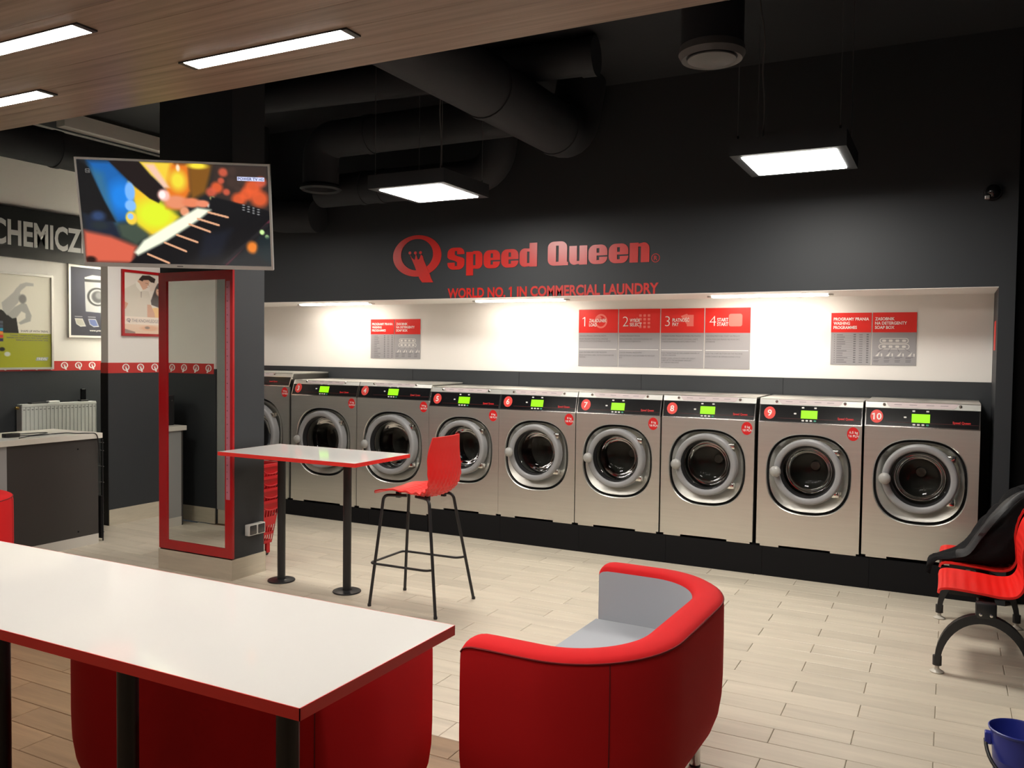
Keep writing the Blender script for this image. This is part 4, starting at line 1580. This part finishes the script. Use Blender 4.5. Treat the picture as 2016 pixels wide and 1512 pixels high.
for x, y, rx, ry, c in ((910, 350, 36, 66, (118, 178, 255)), (915, 450, 40, 40, (130, 186, 255)), (922, 540, 42, 48, (246, 206, 70)), (915, 528, 22, 22, (150, 196, 255))):
    tb(x, y, rx, ry, c, .35)
for x, y, rx, ry, c in ((1240, 415, 90, 48, (228, 142, 104)), (1350, 415, 70, 34, (228, 130, 92)), (1300, 480, 34, 34, (226, 150, 112)), (1430, 420, 50, 26, (232, 138, 104)), (1150, 368, 44, 42, (246, 190, 178)), (1140, 365, 24, 28, (255, 240, 236)), (1490, 436, 26, 18, (252, 240, 220)), (1500, 380, 20, 16, (250, 236, 150))):
    tb(x, y, rx, ry, c, .5)
P.poly(tv((1490, 365), (1905, 455), (1935, 560), (1590, 880), (900, 880), (1010, 780), (1470, 455)), (13, 15, 20), 14)
P.poly(tv((1440, 640), (1640, 600), (1560, 800), (1400, 830)), (26, 32, 46), 60, .7)
P.poly(tv((945, 790), (1010, 700), (1390, 450), (1490, 462), (1400, 540), (1170, 700), (970, 812)), (246, 250, 222), 22)
for q in ((1395, 530, 1545, 572), (1335, 572, 1482, 622), (1245, 652, 1392, 702), (1160, 712, 1312, 772), (1040, 800, 1190, 862), (1470, 480, 1610, 512)):
    tl_(*q, 15, (226, 168, 130))
for k in range(4):
    for r in range(3):
        tb(1725 + k * 36, 420 + k * 10 + r * 18, 10, 4, (150, 150, 150), .8)
tl_(1925, 520, 1600, 866, 14, (92, 40, 54))
tl_(1900, 560, 1560, 880, 26, (30, 30, 34))
for x, y, r in ((1860, 615, 18), (1897, 650, 16)):
    tb(x, y, r, r, (206, 246, 160), .6)
tb(1790, 730, 42, 44, (232, 128, 44), .7)
P.poly(tv((1840, 650), (1930, 640), (1930, 860), (1820, 780)), (14, 34, 40), 30, .8)
P.build('screen', W - .026, H - .04, 'tv_picture', t, lambda x, z: (-W / 2 + .013 + x, -.006, -H / 2 + .026 + z))
TVF = lambda x, z, d: (x, -.008 - d, z)
b = poly2(nb(), [[(.405, .242), (.582, .242), (.582, .268), (.405, .268)]], 0, TVF)
mk('channel_mark', b, 'tv_mark', t)
b = add_text(nb(), 'POWER TV', .410, .246, .018, width=.128, bold=.02, mapf=TVF, d=.001)
add_text(b, 'HD', .547, .246, .016, width=.030, bold=.01, mapf=TVF, d=.001)
mk('channel_lettering', b, 'tv_ink', t)
b = poly2(nb(), [rrect(-.558, -.530, .258, .284, .004, 2), rrect(-.5555, -.5325, .2605, .2815, .003, 2)[::-1]], 0, TVF)
add_text(b, '16', -.544, .264, .014, align='CENTER', bold=.01, mapf=TVF)
mk('age_mark', b, 'tv_dim', t)
# wall arm of the television, built at its place and taken into the television's own axes
TVM = (Matrix.Translation(t.location) @ t.rotation_euler.to_matrix().to_4x4()).inverted()
b = bx(-5.01, -4.89, PY0 - .013, PY0, 2.42, 2.78)
bmesh.ops.transform(b, matrix=TVM, verts=b.verts)
mk('wall_plate', b, 'black_metal', t)
b = tube(nb(), [(-4.95, PY0 - .01, 2.6), (-4.93, 4.35, 2.6), (-4.688, 4.114, 2.621)], .022, 12)
bmesh.ops.transform(b, matrix=TVM, verts=b.verts)
mk('swing_arm', b, 'black_metal', t, smooth=40)

# ================================================================== mirror
t = thing('wall_mirror', 'tall mirror in red frame on the dark pillar', 'mirror', (-5.02, PY0, .165))
MX0, MX1, MZ0, MZ1, FY = -5.403, -4.632, .165, 2.28, 4.53
b = nb()
fr = .085
box(b, MX0, MX1, FY, PY0 - .001, MZ1 - .066, MZ1)
box(b, MX0, MX1, FY, PY0 - .001, MZ0, MZ0 + .068)
box(b, MX0, MX0 + fr, FY, PY0 - .001, MZ0 + .068, MZ1 - .066)
box(b, MX1 - fr + .01, MX1, FY, PY0 - .001, MZ0 + .068, MZ1 - .066)
fo = mk('mirror_frame', b, 'frame_red', t, world=True)
mk('mirror_glass', bx(MX0 + fr, MX1 - fr + .01, FY + .010, FY + .012, MZ0 + .068, MZ1 - .066), 'mirror', t, world=True)
rl = mk('measuring_strip', bx(-4.695, -4.657, FY - .0015, FY, .60, 2.20), 'ruler', fo, world=True)
b = nb()
for k in range(32):
    z = .65 + k * .05
    if z > 2.18:
        break
    wd = .012 if k % 2 == 0 else .006
    poly2(b, [[(-4.688, z), (-4.688 + wd, z), (-4.688 + wd, z + .008), (-4.688, z + .008)]], 0, lambda x, zz, d: (x, FY - .002, zz))
mk('strip_print', b, 'ruler_ink', rl, world=True)

# sockets
t = thing('double_socket', 'grey double socket with dark flaps on the pillar side', 'socket', (PX1, 4.76, .35))
mk('housing', bx(0, .045, -.085, .085, -.042, .042, .006), 'socket_white', t, smooth=40)
for y in (-.042, .042):
    fp = mk('socket_flap', bx(.04, .050, y - .034, y + .034, -.034, .034, .006), 'socket_cap', t, smooth=40)

# ================================================================== shopping baskets
def basket(z, label, legs):
    t = thing('shopping_basket', label, 'basket', (-5.13, 5.13, z), group='stacked red baskets')
    TX, TY, BX, BY, HB = .185, .235, .155, .17, .36
    zr = HB
    # four sloping sides made of bars with slots
    for side in range(4):
        b = nb()

        def P3(a, h):           # a -1..1 along the side, h 0..1
            hx, hy = BX + (TX - BX) * h, BY + (TY - BY) * h
            return {0: (hx, a * hy), 1: (a * hx, hy), 2: (-hx, a * hy), 3: (a * hx, -hy)}[side] + (h * HB,)

        def panel(a0, a1, h0, h1):
            nrm = Vector({0: (1, 0, 0), 1: (0, 1, 0), 2: (-1, 0, 0), 3: (0, -1, 0)}[side])
            q = [Vector(P3(a, h)) for a, h in ((a0, h0), (a1, h0), (a1, h1), (a0, h1))]
            o = [b.verts.new(p) for p in q]
            i_ = [b.verts.new(p - nrm * .004) for p in q]
            b.faces.new(o)
            b.faces.new(i_[::-1])
            for k in range(4):
                b.faces.new((o[k], o[(k + 1) % 4], i_[(k + 1) % 4], i_[k]))
        for h0, h1 in ((0, .06), (.20, .26), (.42, .62), (.78, 1.0)):
            panel(-1, 1, h0, h1)
        nbars = 15
        for h0, h1 in ((.06, .20), (.26, .42), (.62, .78)):
            for k in range(nbars):
                a = -1 + 2 * k / (nbars - 1)
                panel(max(a - .036, -1), min(a + .036, 1), h0, h1)
        mk('side_wall', b, 'basket_red', t)
    b = nb()
    for q in ((TX - .004, TX + .016, -TY - .016, TY + .016), (-TX - .016, -TX + .004, -TY - .016, TY + .016), (-TX, TX, TY - .004, TY + .016), (-TX, TX, -TY - .016, -TY + .004)):
        box(b, *q, HB - .022, HB + .002)
    mk('rim', b, 'basket_red', t)
    mk('basket_floor', bx(-BX, BX, -BY, BY, 0, .006), 'basket_red', t)
    b = nb()
    for s in (-1, 1):
        tube(b, [(TX + .012, s * TY * .55 + .11 * math.cos(a), HB - .03 - .05 * math.sin(a)) for a in [PI * i / 12 for i in range(13)]], .006, 8)
    mk('handle', b, 'basket_red', t, smooth=60)
    if legs:
        for sx in (-1, 1):
            for sy in (-1, 1):
                lg = mk('leg', bx(sx * .13 - .012, sx * .13 + .012, sy * .145 - .02, sy * .145 + .02, -.085, .0, .003), 'basket_red', t)
                mk('castor', lathe(nb(), [(0, -.008), (.02, -.008), (.02, .008), (0, .008)], 16, Matrix.Translation((sx * .13, sy * .145 - .012, -.085)) @ Matrix.Rotation(PI / 2, 4, 'Z')), 'black_plastic', lg, smooth=40)
    return t


basket(.105, 'red wheeled basket at the bottom of the stack', True)
basket(.205, 'second red basket up in the nested stack', False)
basket(.305, 'third red basket up in the nested stack', False)
basket(.405, 'topmost red basket of the nested stack', False)

# ================================================================== reception counter and what is on it
t = thing('reception_counter', 'dark reception counter with white top and grey panel', 'counter', (-6.85, 4.1, 0))
mk('front_board', bx(-6.58, -6.56, 4.062, 4.862, .086, .919), 'counter_dark', t, world=True)
mk('grey_board', bx(-6.58, -6.56, 3.32, 4.06, .086, .919), 'counter_grey', t, world=True)
mk('end_board', bx(-7.18, -6.58, 4.842, 4.862, .0, .919), 'counter_dark', t, world=True)
mk('end_board', bx(-7.18, -6.56, 3.30, 3.32, .0, .919), 'counter_dark', t, world=True)
mk('kick_board', bx(-6.59, -6.557, 3.32, 4.862, 0, .086), 'skirting_light', t, world=True)
mk('worktop', bx(-7.2, -6.53, 3.28, 4.886, .92, .965, .002), 'counter_top', t, world=True)
for z in (.84, .133):
    mk('screw_cap', cyl(nb(), (-6.56, 4.67, z), (-6.557, 4.67, z), .007, n=10), 'black_matt', t, world=True)

t = thing('equipment_box', 'black box standing on the far end of the counter', 'box', (-6.85, 3.42, .965))
mk('case_body', bx(-.15, .2, -.10, .10, 0, .29, .008), 'black_plastic', t)
for y in (-.07, .07):
    mk('case_screw', lathe(nb(), [(0, -.003), (.006, -.002), (.007, 0)], 10, Matrix.Translation((.2, y, .24)) @ Matrix.Rotation(PI / 2, 4, 'Z')), 'chrome', t)
WT = .9655
pts = [(-6.62, 4.20, WT + .004), (-6.70, 4.34, WT + .004), (-6.66, 4.46, WT + .010), (-6.72, 4.55, WT + .004), (-6.64, 4.62, WT + .012), (-6.60, 4.68, WT + .006), (-6.55, 4.76, WT + .004), (-6.523, 4.82, .955), (-6.535, 4.85, .85), (-6.545, 4.87, .70)]
tag(mk('power_cable', tube(nb(), [tuple(p) for p in smooth_path(pts, 60)], .0045, 8), 'black_plastic', None, smooth=60), 'black cable trailing over the counter top edge', 'cable')
pts = [(-6.80, 4.26, WT + .004), (-6.78, 4.32, WT + .004), (-6.76, 4.40, WT + .004), (-6.80, 4.54, WT + .005), (-6.88, 4.60, WT + .004), (-6.92, 4.5, WT + .004), (-6.86, 4.36, WT + .012)]
tag(mk('power_cable', tube(nb(), [tuple(p) for p in smooth_path(pts, 50)], .004, 8), 'black_plastic', None, smooth=60), 'black cable coiled on the counter top', 'cable')
for k, (x, y, a, lb) in enumerate(((-6.74, 4.47, .3, 'loose white paper sheet under the coiled cable'), (-6.66, 4.02, -.1, 'white paper sheet at the counter front edge'))):
    b = bx(-.10, .10, -.145, .145, 0, .0012)
    o = mk('paper_sheet', b, 'paper')
    o.location = (x, y, WT)
    o.rotation_euler = (0, 0, a)
    tag(o, lb, 'paper')
t = thing('power_adapter', 'small black adapter lying on the counter top', 'adapter', (-6.76, 4.22, WT))
mk('adapter_body', bx(-.03, .03, -.06, .06, 0, .034, .006), 'black_plastic', t, smooth=40)
mk('plug_pin', cyl(nb(), (-.01, .06, .017), (-.01, .08, .017), .004, n=8), 'chrome', t)
t = thing('card_box', 'small pale box with lid on the counter top', 'box', (-6.70, 3.96, WT + .0015))
mk('box_body', bx(-.045, .045, -.09, .09, 0, .038), 'paper', t)
mk('box_lid', bx(-.048, .048, -.093, .093, .036, .050), 'socket_white', t)
# wire rack beyond the counter end
t = thing('wire_rack', 'thin metal wire rack standing behind the counter end', 'rack', (-6.74, 4.94, 0))
for x in (-.16, .135):
    mk('rack_post', cyl(nb(), (x, 0, 0), (x, 0, .90), .006, n=8), 'black_metal', t)
for z in (.08, .25, .36, .52, .66, .80, .87):
    mk('rack_bar', cyl(nb(), (-.16, 0, z), (.150, 0, z), .0035, n=8), 'wire' if z > .5 else 'black_metal', t)
mk('hanging_pouch', bx(-.12, .125, -.01, .02, .02, .40, .008), 'black_plastic', t)

# radiator on the left wall
t = thing('radiator', 'white panel radiator on the dark wall behind the counter', 'radiator', (XL, 5.6, .3))
ry0, ry1, rz1 = -.43, .385, .835
b = nb()
n = 19
prof = []
for k in range(n):
    y = ry0 + (ry1 - ry0) * k / n
    w = (ry1 - ry0) / n
    prof += [(y, .1), (y + w * .72, .1), (y + w * .80, .094), (y + w * .92, .094)]
prof.append((ry1, .1))
lo = [b.verts.new((x, y, .04)) for y, x in prof]
hi = [b.verts.new((x, y, rz1 - .03)) for y, x in prof]
for i in range(len(prof) - 1):
    b.faces.new((lo[i], lo[i + 1], hi[i + 1], hi[i]))
mk('front_plate', b, 'radiator', t)
mk('top_grille', bx(.02, .1, ry0, ry1, rz1 - .03, rz1, .004), 'radiator', t)
for k in range(n):
    y = ry0 + (ry1 - ry0) * (k + .5) / n
    mk('vent_slot', bx(.0995, .1015, y - .009, y + .009, rz1 - .058, rz1 - .053), 'black_matt', t)
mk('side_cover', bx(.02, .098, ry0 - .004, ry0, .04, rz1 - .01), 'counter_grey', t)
mk('side_cover', bx(.02, .098, ry1, ry1 + .004, .04, rz1 - .01), 'radiator', t)
mk('back_plate', bx(.012, .03, ry0, ry1, .04, rz1 - .03), 'radiator', t)
mk('wall_hook', bx(.0, .02, -.2, -.16, .1, .7), 'radiator', t)
mk('valve', cyl(nb(), (.05, ry0 - .035, rz1 - .035), (.05, ry0, rz1 - .035), .014, n=12), 'brass', t, smooth=40)
rtop = .3 + rz1
t = thing('cordless_phone', 'black cordless phone standing on the radiator', 'phone', (XL + .06, 5.86, rtop))
mk('phone_base', bx(-.03, .03, -.045, .045, 0, .018, .005), 'black_plastic', t)
mk('handset', bx(-.014, .014, -.026, .026, .014, .135, .006), 'black_gloss', t)
tag(mk('folded_cloth', bx(XL + .03, XL + .095, 5.27, 5.45, rtop, rtop + .014, .005), 'black_plastic'), 'folded dark cloth lying on the radiator', 'cloth')
tag(mk('glasses_case', bx(XL + .03, XL + .09, 5.46, 5.58, rtop, rtop + .022, .008), 'paper'), 'small grey case lying on the radiator', 'case')

# sign board and posters on the left wall
t = thing('shop_sign', 'dark glossy sign board with silver CHEMICZNA letters', 'sign', (XL, 5.6, 2.57))
mk('board', bx(XL + .001, XL + .05, 4.2, 6.9, 2.575, 3.07), 'sign_board', t, world=True)
SB = lambda x, y, d: (XL + .051 + d, x, y)
ya = on_plane(-18, 430, 0, XL + .05).y
yz = on_plane(160, 470, 0, XL + .05).y
cz0_, cz1_ = on_plane(80, 487, 0, XL + .05).z, on_plane(80, 442, 0, XL + .05).z
b = nb()
co, fs = text_mesh('CHEMICZNA', .03, 'LEFT', 1.02)
co2, _ = text_mesh('CHEMICZ', .03, 'LEFT', 1.02)
full = (yz - ya) * (co[:, 0].max() - co[:, 0].min()) / (co2[:, 0].max() - co2[:, 0].min())
add_text(b, 'CHEMICZNA', ya, cz0_, cz1_ - cz0_, width=full, bold=.03, mapf=SB, spacing=1.02)
mk('sign_lettering', b, 'letter_silver', t, world=True)


def poster(name, label, cat, X, y0, y1, z0, z1, frame_mat, pic, fw=.022, wid=None):
    t = thing(name, label, cat, (X, (y0 + y1) / 2, z0), group=None)
    b = nb()
    for q in ((y0, y1, z1 - fw, z1), (y0, y1, z0, z0 + fw), (y0, y0 + fw, z0 + fw, z1 - fw), (y1 - fw, y1, z0 + fw, z1 - fw)):
        box(b, X + .001, X + .022, *q)
    mk('poster_frame', b, frame_mat, t, world=True)
    mk('backing', bx(X + .001, X + .006, y0 + fw, y1 - fw, z0 + fw, z1 - fw), 'paper', t, world=True)
    off = Vector(t.location)
    pic.build('poster_print', y1 - y0 - 2 * fw, z1 - z0 - 2 * fw, 'poster_print', t, lambda x, z: tuple(Vector((X + .010, y0 + fw + x, z0 + fw + z)) - off))
    return t


# poster 1: stretching figure over a lime field; its print was laid out on a 520 x 980 sheet
y0p, y1p = on_plane(-60, 600, 0, XL).y, on_plane(103, 600, 0, XL).y
z0p, z1p = on_plane(103, 727, 0, XL).z, on_plane(103, 543, 0, XL).z
yvis = on_plane(0, 600, 0, XL).y
# shift so that the printed layout starts where the photo frame cuts it
t = poster('framed_poster', 'framed poster of a bending figure over a lime green field', 'poster', XL, y0p, y1p, z0p, z1p, 'silver', Picture(10, 10, 1, 1, (226, 222, 208)))
for c in list(t.children):
    if c.name.startswith('poster_print'):
        bpy.data.objects.remove(c, do_unlink=True)
off = Vector(t.location)
Wp, Hp = y1p - y0p - .044, z1p - z0p - .044
cut = (yvis - y0p - .022)
sc_ = (Wp - cut) / 500
# print sheet in its own units: x = 0 at the frame cut
pB = Picture(Wp / sc_, 970, 130, 170, (226, 222, 208))
dx_ = cut / sc_


def shf(L):
    return [(x + dx_, y) for x, y in L]


pB.blob(300 + dx_, 300, 300, 400, (234, 230, 218), 1.0, .6)
pB.poly([(-60, 610), (Wp / sc_ + 60, 610), (Wp / sc_ + 60, 1100), (-60, 1100)], (160, 164, 38), 4)
pB.poly(shf([(20, 610), (-60, 560), (-60, 420), (0, 370), (150, 450), (172, 610)]), (22, 20, 20), 5)
pB.poly(shf([(8, 300), (60, 250), (120, 190), (160, 130), (190, 200), (170, 290), (110, 360), (60, 430), (20, 380)]), (182, 182, 178), 10)
pB.poly(shf([(60, 420), (130, 340), (210, 290), (250, 300), (300, 420), (290, 480), (190, 520), (170, 500), (240, 450), (240, 400), (200, 380), (150, 450), (110, 460)]), (172, 172, 168), 10)
pB.poly(shf([(140, 160), (190, 95), (250, 72), (322, 78), (322, 106), (250, 112), (200, 160), (175, 210)]), (184, 184, 180), 10)
pB.blob(212 + dx_, 250, 38, 48, (132, 132, 130), .4)
for k, c in enumerate(((80, 86, 100), (70, 78, 96), (40, 150, 190), (226, 130, 50), (196, 40, 40), (44, 40, 90))):
    pB.poly(shf([(-60, 488 + k * 36), (22, 488 + k * 36), (22, 518 + k * 36), (-60, 518 + k * 36)]), c, 3)
pB.blob(60 + dx_, 830, 30, 24, (190, 196, 190), .5)
pB.blob(10 + dx_, 780, 26, 20, (20, 24, 26), .5)
pB.poly(shf([(350, 862), (472, 862), (456, 900), (336, 900)]), (150, 160, 170), 4)
pB.build('poster_print', Wp, Hp, 'poster_print', t, lambda x, z: tuple(Vector((XL + .010, y0p + .022 + x, z0p + .022 + z)) - off))
PF = lambda x, y, d: (XL + .0112 + d, y0p + .022 + cut + x * sc_, z0p + .022 + Hp - y / 970 * Hp)
vsc = Hp / 970


def ptext(b, s, x, y, h, w):
    add_text(b, s, 0, 0, h * vsc, width=w * sc_, bold=.012, mapf=lambda a, c, d: (XL + .0112, y0p + .022 + cut + x * sc_ + a, z0p + .022 + Hp - y * vsc + c))
    return b


b = ptext(nb(), 'SHAPE UP WITH TREVIL', 190, 596, 20, 280)
ptext(b, 'Trevistar, Treviplus and Trevipress get your', 85, 640, 17, 385)
ptext(b, 'business into shape: more value, better quality,', 55, 664, 17, 415)
ptext(b, 'better performance and lower costs.', 145, 688, 17, 325)
mk('poster_lettering', b, 'sign_ink', t, world=True)
b = ptext(nb(), 'TREVIL', 350, 892, 24, 105)
mk('maker_lettering', b, 'print_white', t, world=True)

# poster 2: dark sheet with a drawn washer
y0q, y1q = on_plane(133, 600, 0, XL).y, on_plane(133, 600, 0, XL).y + .72
z0q, z1q = on_plane(133, 664, 0, XL).z, 2.572
pC = Picture(520, 720, 110, 150, (26, 28, 48))
pC.blob(200, 200, 260, 300, (44, 46, 76), 1.0, .8)
pC.poly([(130, 100), (200, 70), (420, 80), (420, 130), (130, 140)], (228, 228, 230), 4)
pC.poly([(130, 118), (420, 112), (420, 140), (130, 146)], (30, 30, 34), 3)
pC.poly([(130, 146), (420, 140), (420, 480), (138, 462)], (186, 187, 190), 4)
pC.poly([(330, 146), (420, 140), (420, 480), (330, 476)], (140, 141, 146), 30)
pC.blob(245, 300, 92, 98, (20, 20, 24), .12)
pC.blob(248, 300, 76, 82, (196, 197, 200), .12)
pC.blob(250, 300, 58, 64, (70, 70, 74), .3)
pC.blob(262, 284, 34, 38, (128, 128, 130), .6)
for k, c in enumerate(((170, 168, 160), (88, 104, 160), (180, 180, 184))):
    x = 40 + k * 120
    pC.poly([(x, 540), (x + 70, 540), (x + 100, 620), (x + 50, 626), (x + 14, 600)], (210, 210, 206), 4)
    pC.poly([(x + 6, 546), (x + 66, 546), (x + 92, 612), (x + 50, 618), (x + 18, 596)], c, 8)
for k in range(3):
    pC.line(42 + k * 120, 520, 106 + k * 120, 520, 7, (190, 190, 196), .8)
t = poster('framed_poster', 'framed dark poster showing a white washing machine', 'poster', XL, y0q, y1q, z0q, z1q, 'silver', pC)
Hq, Wq = z1q - z0q - .044, y1q - y0q - .044
b = nb()
for k in range(3):
    add_text(b, ('SOFTWASH', 'PERFECT', 'ENERGY')[k] if False else '', 0, 0, .02)
add_text(b, 'www.primuslaundry.com', y0q + .022 + Wq * 172 / 520, z0q + .022 + Hq * (1 - 672 / 720), .018, width=.34, bold=.02, mapf=lambda x, y, d: (XL + .0115, x, y))
mk('poster_lettering', b, 'print_white', t, world=True)

# poster 3: two people reading, red frame, on the stub wall
XS = -7.12
y0r, y1r = on_plane(238, 600, 0, XS).y, on_plane(238, 600, 0, XS).y + .62
z0r, z1r = on_plane(238, 661, 0, XS).z, on_plane(238, 529.5, 0, XS).z
pD = Picture(660 * 1.22, 1180, 120, 170, (226, 216, 204))
pD.poly([(390, 60), (500, 40), (560, 260), (540, 300), (430, 330)], (222, 205, 190), 20)
pD.poly([(0, 330), (160, 220), (230, 170), (300, 330), (400, 330), (440, 480), (380, 900), (0, 900)], (214, 205, 190), 8)
pD.poly([(0, 560), (70, 600), (30, 700), (0, 720)], (206, 158, 132), 8)
pD.poly([(220, 150), (270, 80), (330, 60), (420, 130), (410, 190), (360, 290), (300, 320), (250, 250)], (216, 170, 144), 10)
pD.poly([(240, 120), (300, 30), (420, 20), (520, 80), (500, 160), (440, 150), (400, 110), (320, 120), (300, 150)], (58, 48, 44), 10)
pD.line(352, 178, 392, 186, 8, (120, 84, 70))
pD.line(400, 196, 412, 236, 7, (190, 140, 116))
pD.line(366, 268, 398, 262, 7, (176, 112, 98))
pD.poly([(190, 150), (250, 190), (310, 320), (270, 360), (200, 260)], (232, 225, 212), 8)
pD.poly([(270, 350), (290, 350), (286, 470), (274, 470)], (170, 158, 146), 5)
pD.poly([(440, 520), (520, 250), (560, 160), (640, 150), (720, 240), (740, 700), (660, 740), (560, 640), (450, 600)], (82, 72, 70), 14)
pD.blob(590, 330, 62, 92, (222, 176, 150), .3)
pD.poly([(535, 250), (600, 220), (660, 260), (660, 330), (620, 260), (560, 280)], (70, 60, 58), 10)
pD.line(560, 390, 604, 392, 10, (190, 110, 100))
pD.line(548, 318, 582, 322, 7, (90, 64, 58))
pD.line(604, 318, 636, 312, 7, (90, 64, 58))
pD.line(592, 330, 588, 362, 6, (200, 150, 128))
pD.poly([(470, 660), (560, 650), (700, 720), (760, 900), (490, 900)], (236, 192, 130), 12)
pD.poly([(380, 600), (440, 600), (500, 760), (520, 900), (380, 900)], (210, 162, 136), 12)
pD.poly([(0, 850), (900, 850), (900, 1000), (0, 1000)], (236, 222, 208), 4)
pD.poly([(0, 1000), (900, 1000), (900, 1190), (0, 1190)], (230, 202, 178), 8)
pD.blob(420, 1070, 150, 50, (226, 178, 146), .6)
pD.blob(380, 1060, 40, 26, (150, 130, 118), .6)
pD.poly([(0, 1090), (180, 1150), (180, 1190), (0, 1190)], (150, 128, 120), 16)
t = poster('framed_poster', 'red framed poster of two people looking down together', 'poster', XS, y0r, y1r, z0r, z1r, 'frame_red', pD, .026)
Hr, Wr = z1r - z0r - .052, y1r - y0r - .052
RF = lambda x, y, d: (XS + .0115 + d, x, y)
zq = z0r + .026 + Hr * (1 - 950 / 1180)
b = emblem(nb(), y0r + .026 + Wr * .09, zq + .014, .036, RF, 0)
add_text(b, 'THE KNOWLEDGE TO', y0r + .026 + Wr * .155, zq - .004, .032, width=Wr * .66, bold=-.008, mapf=RF)
mk('poster_lettering', b, 'label_ink', t, world=True)
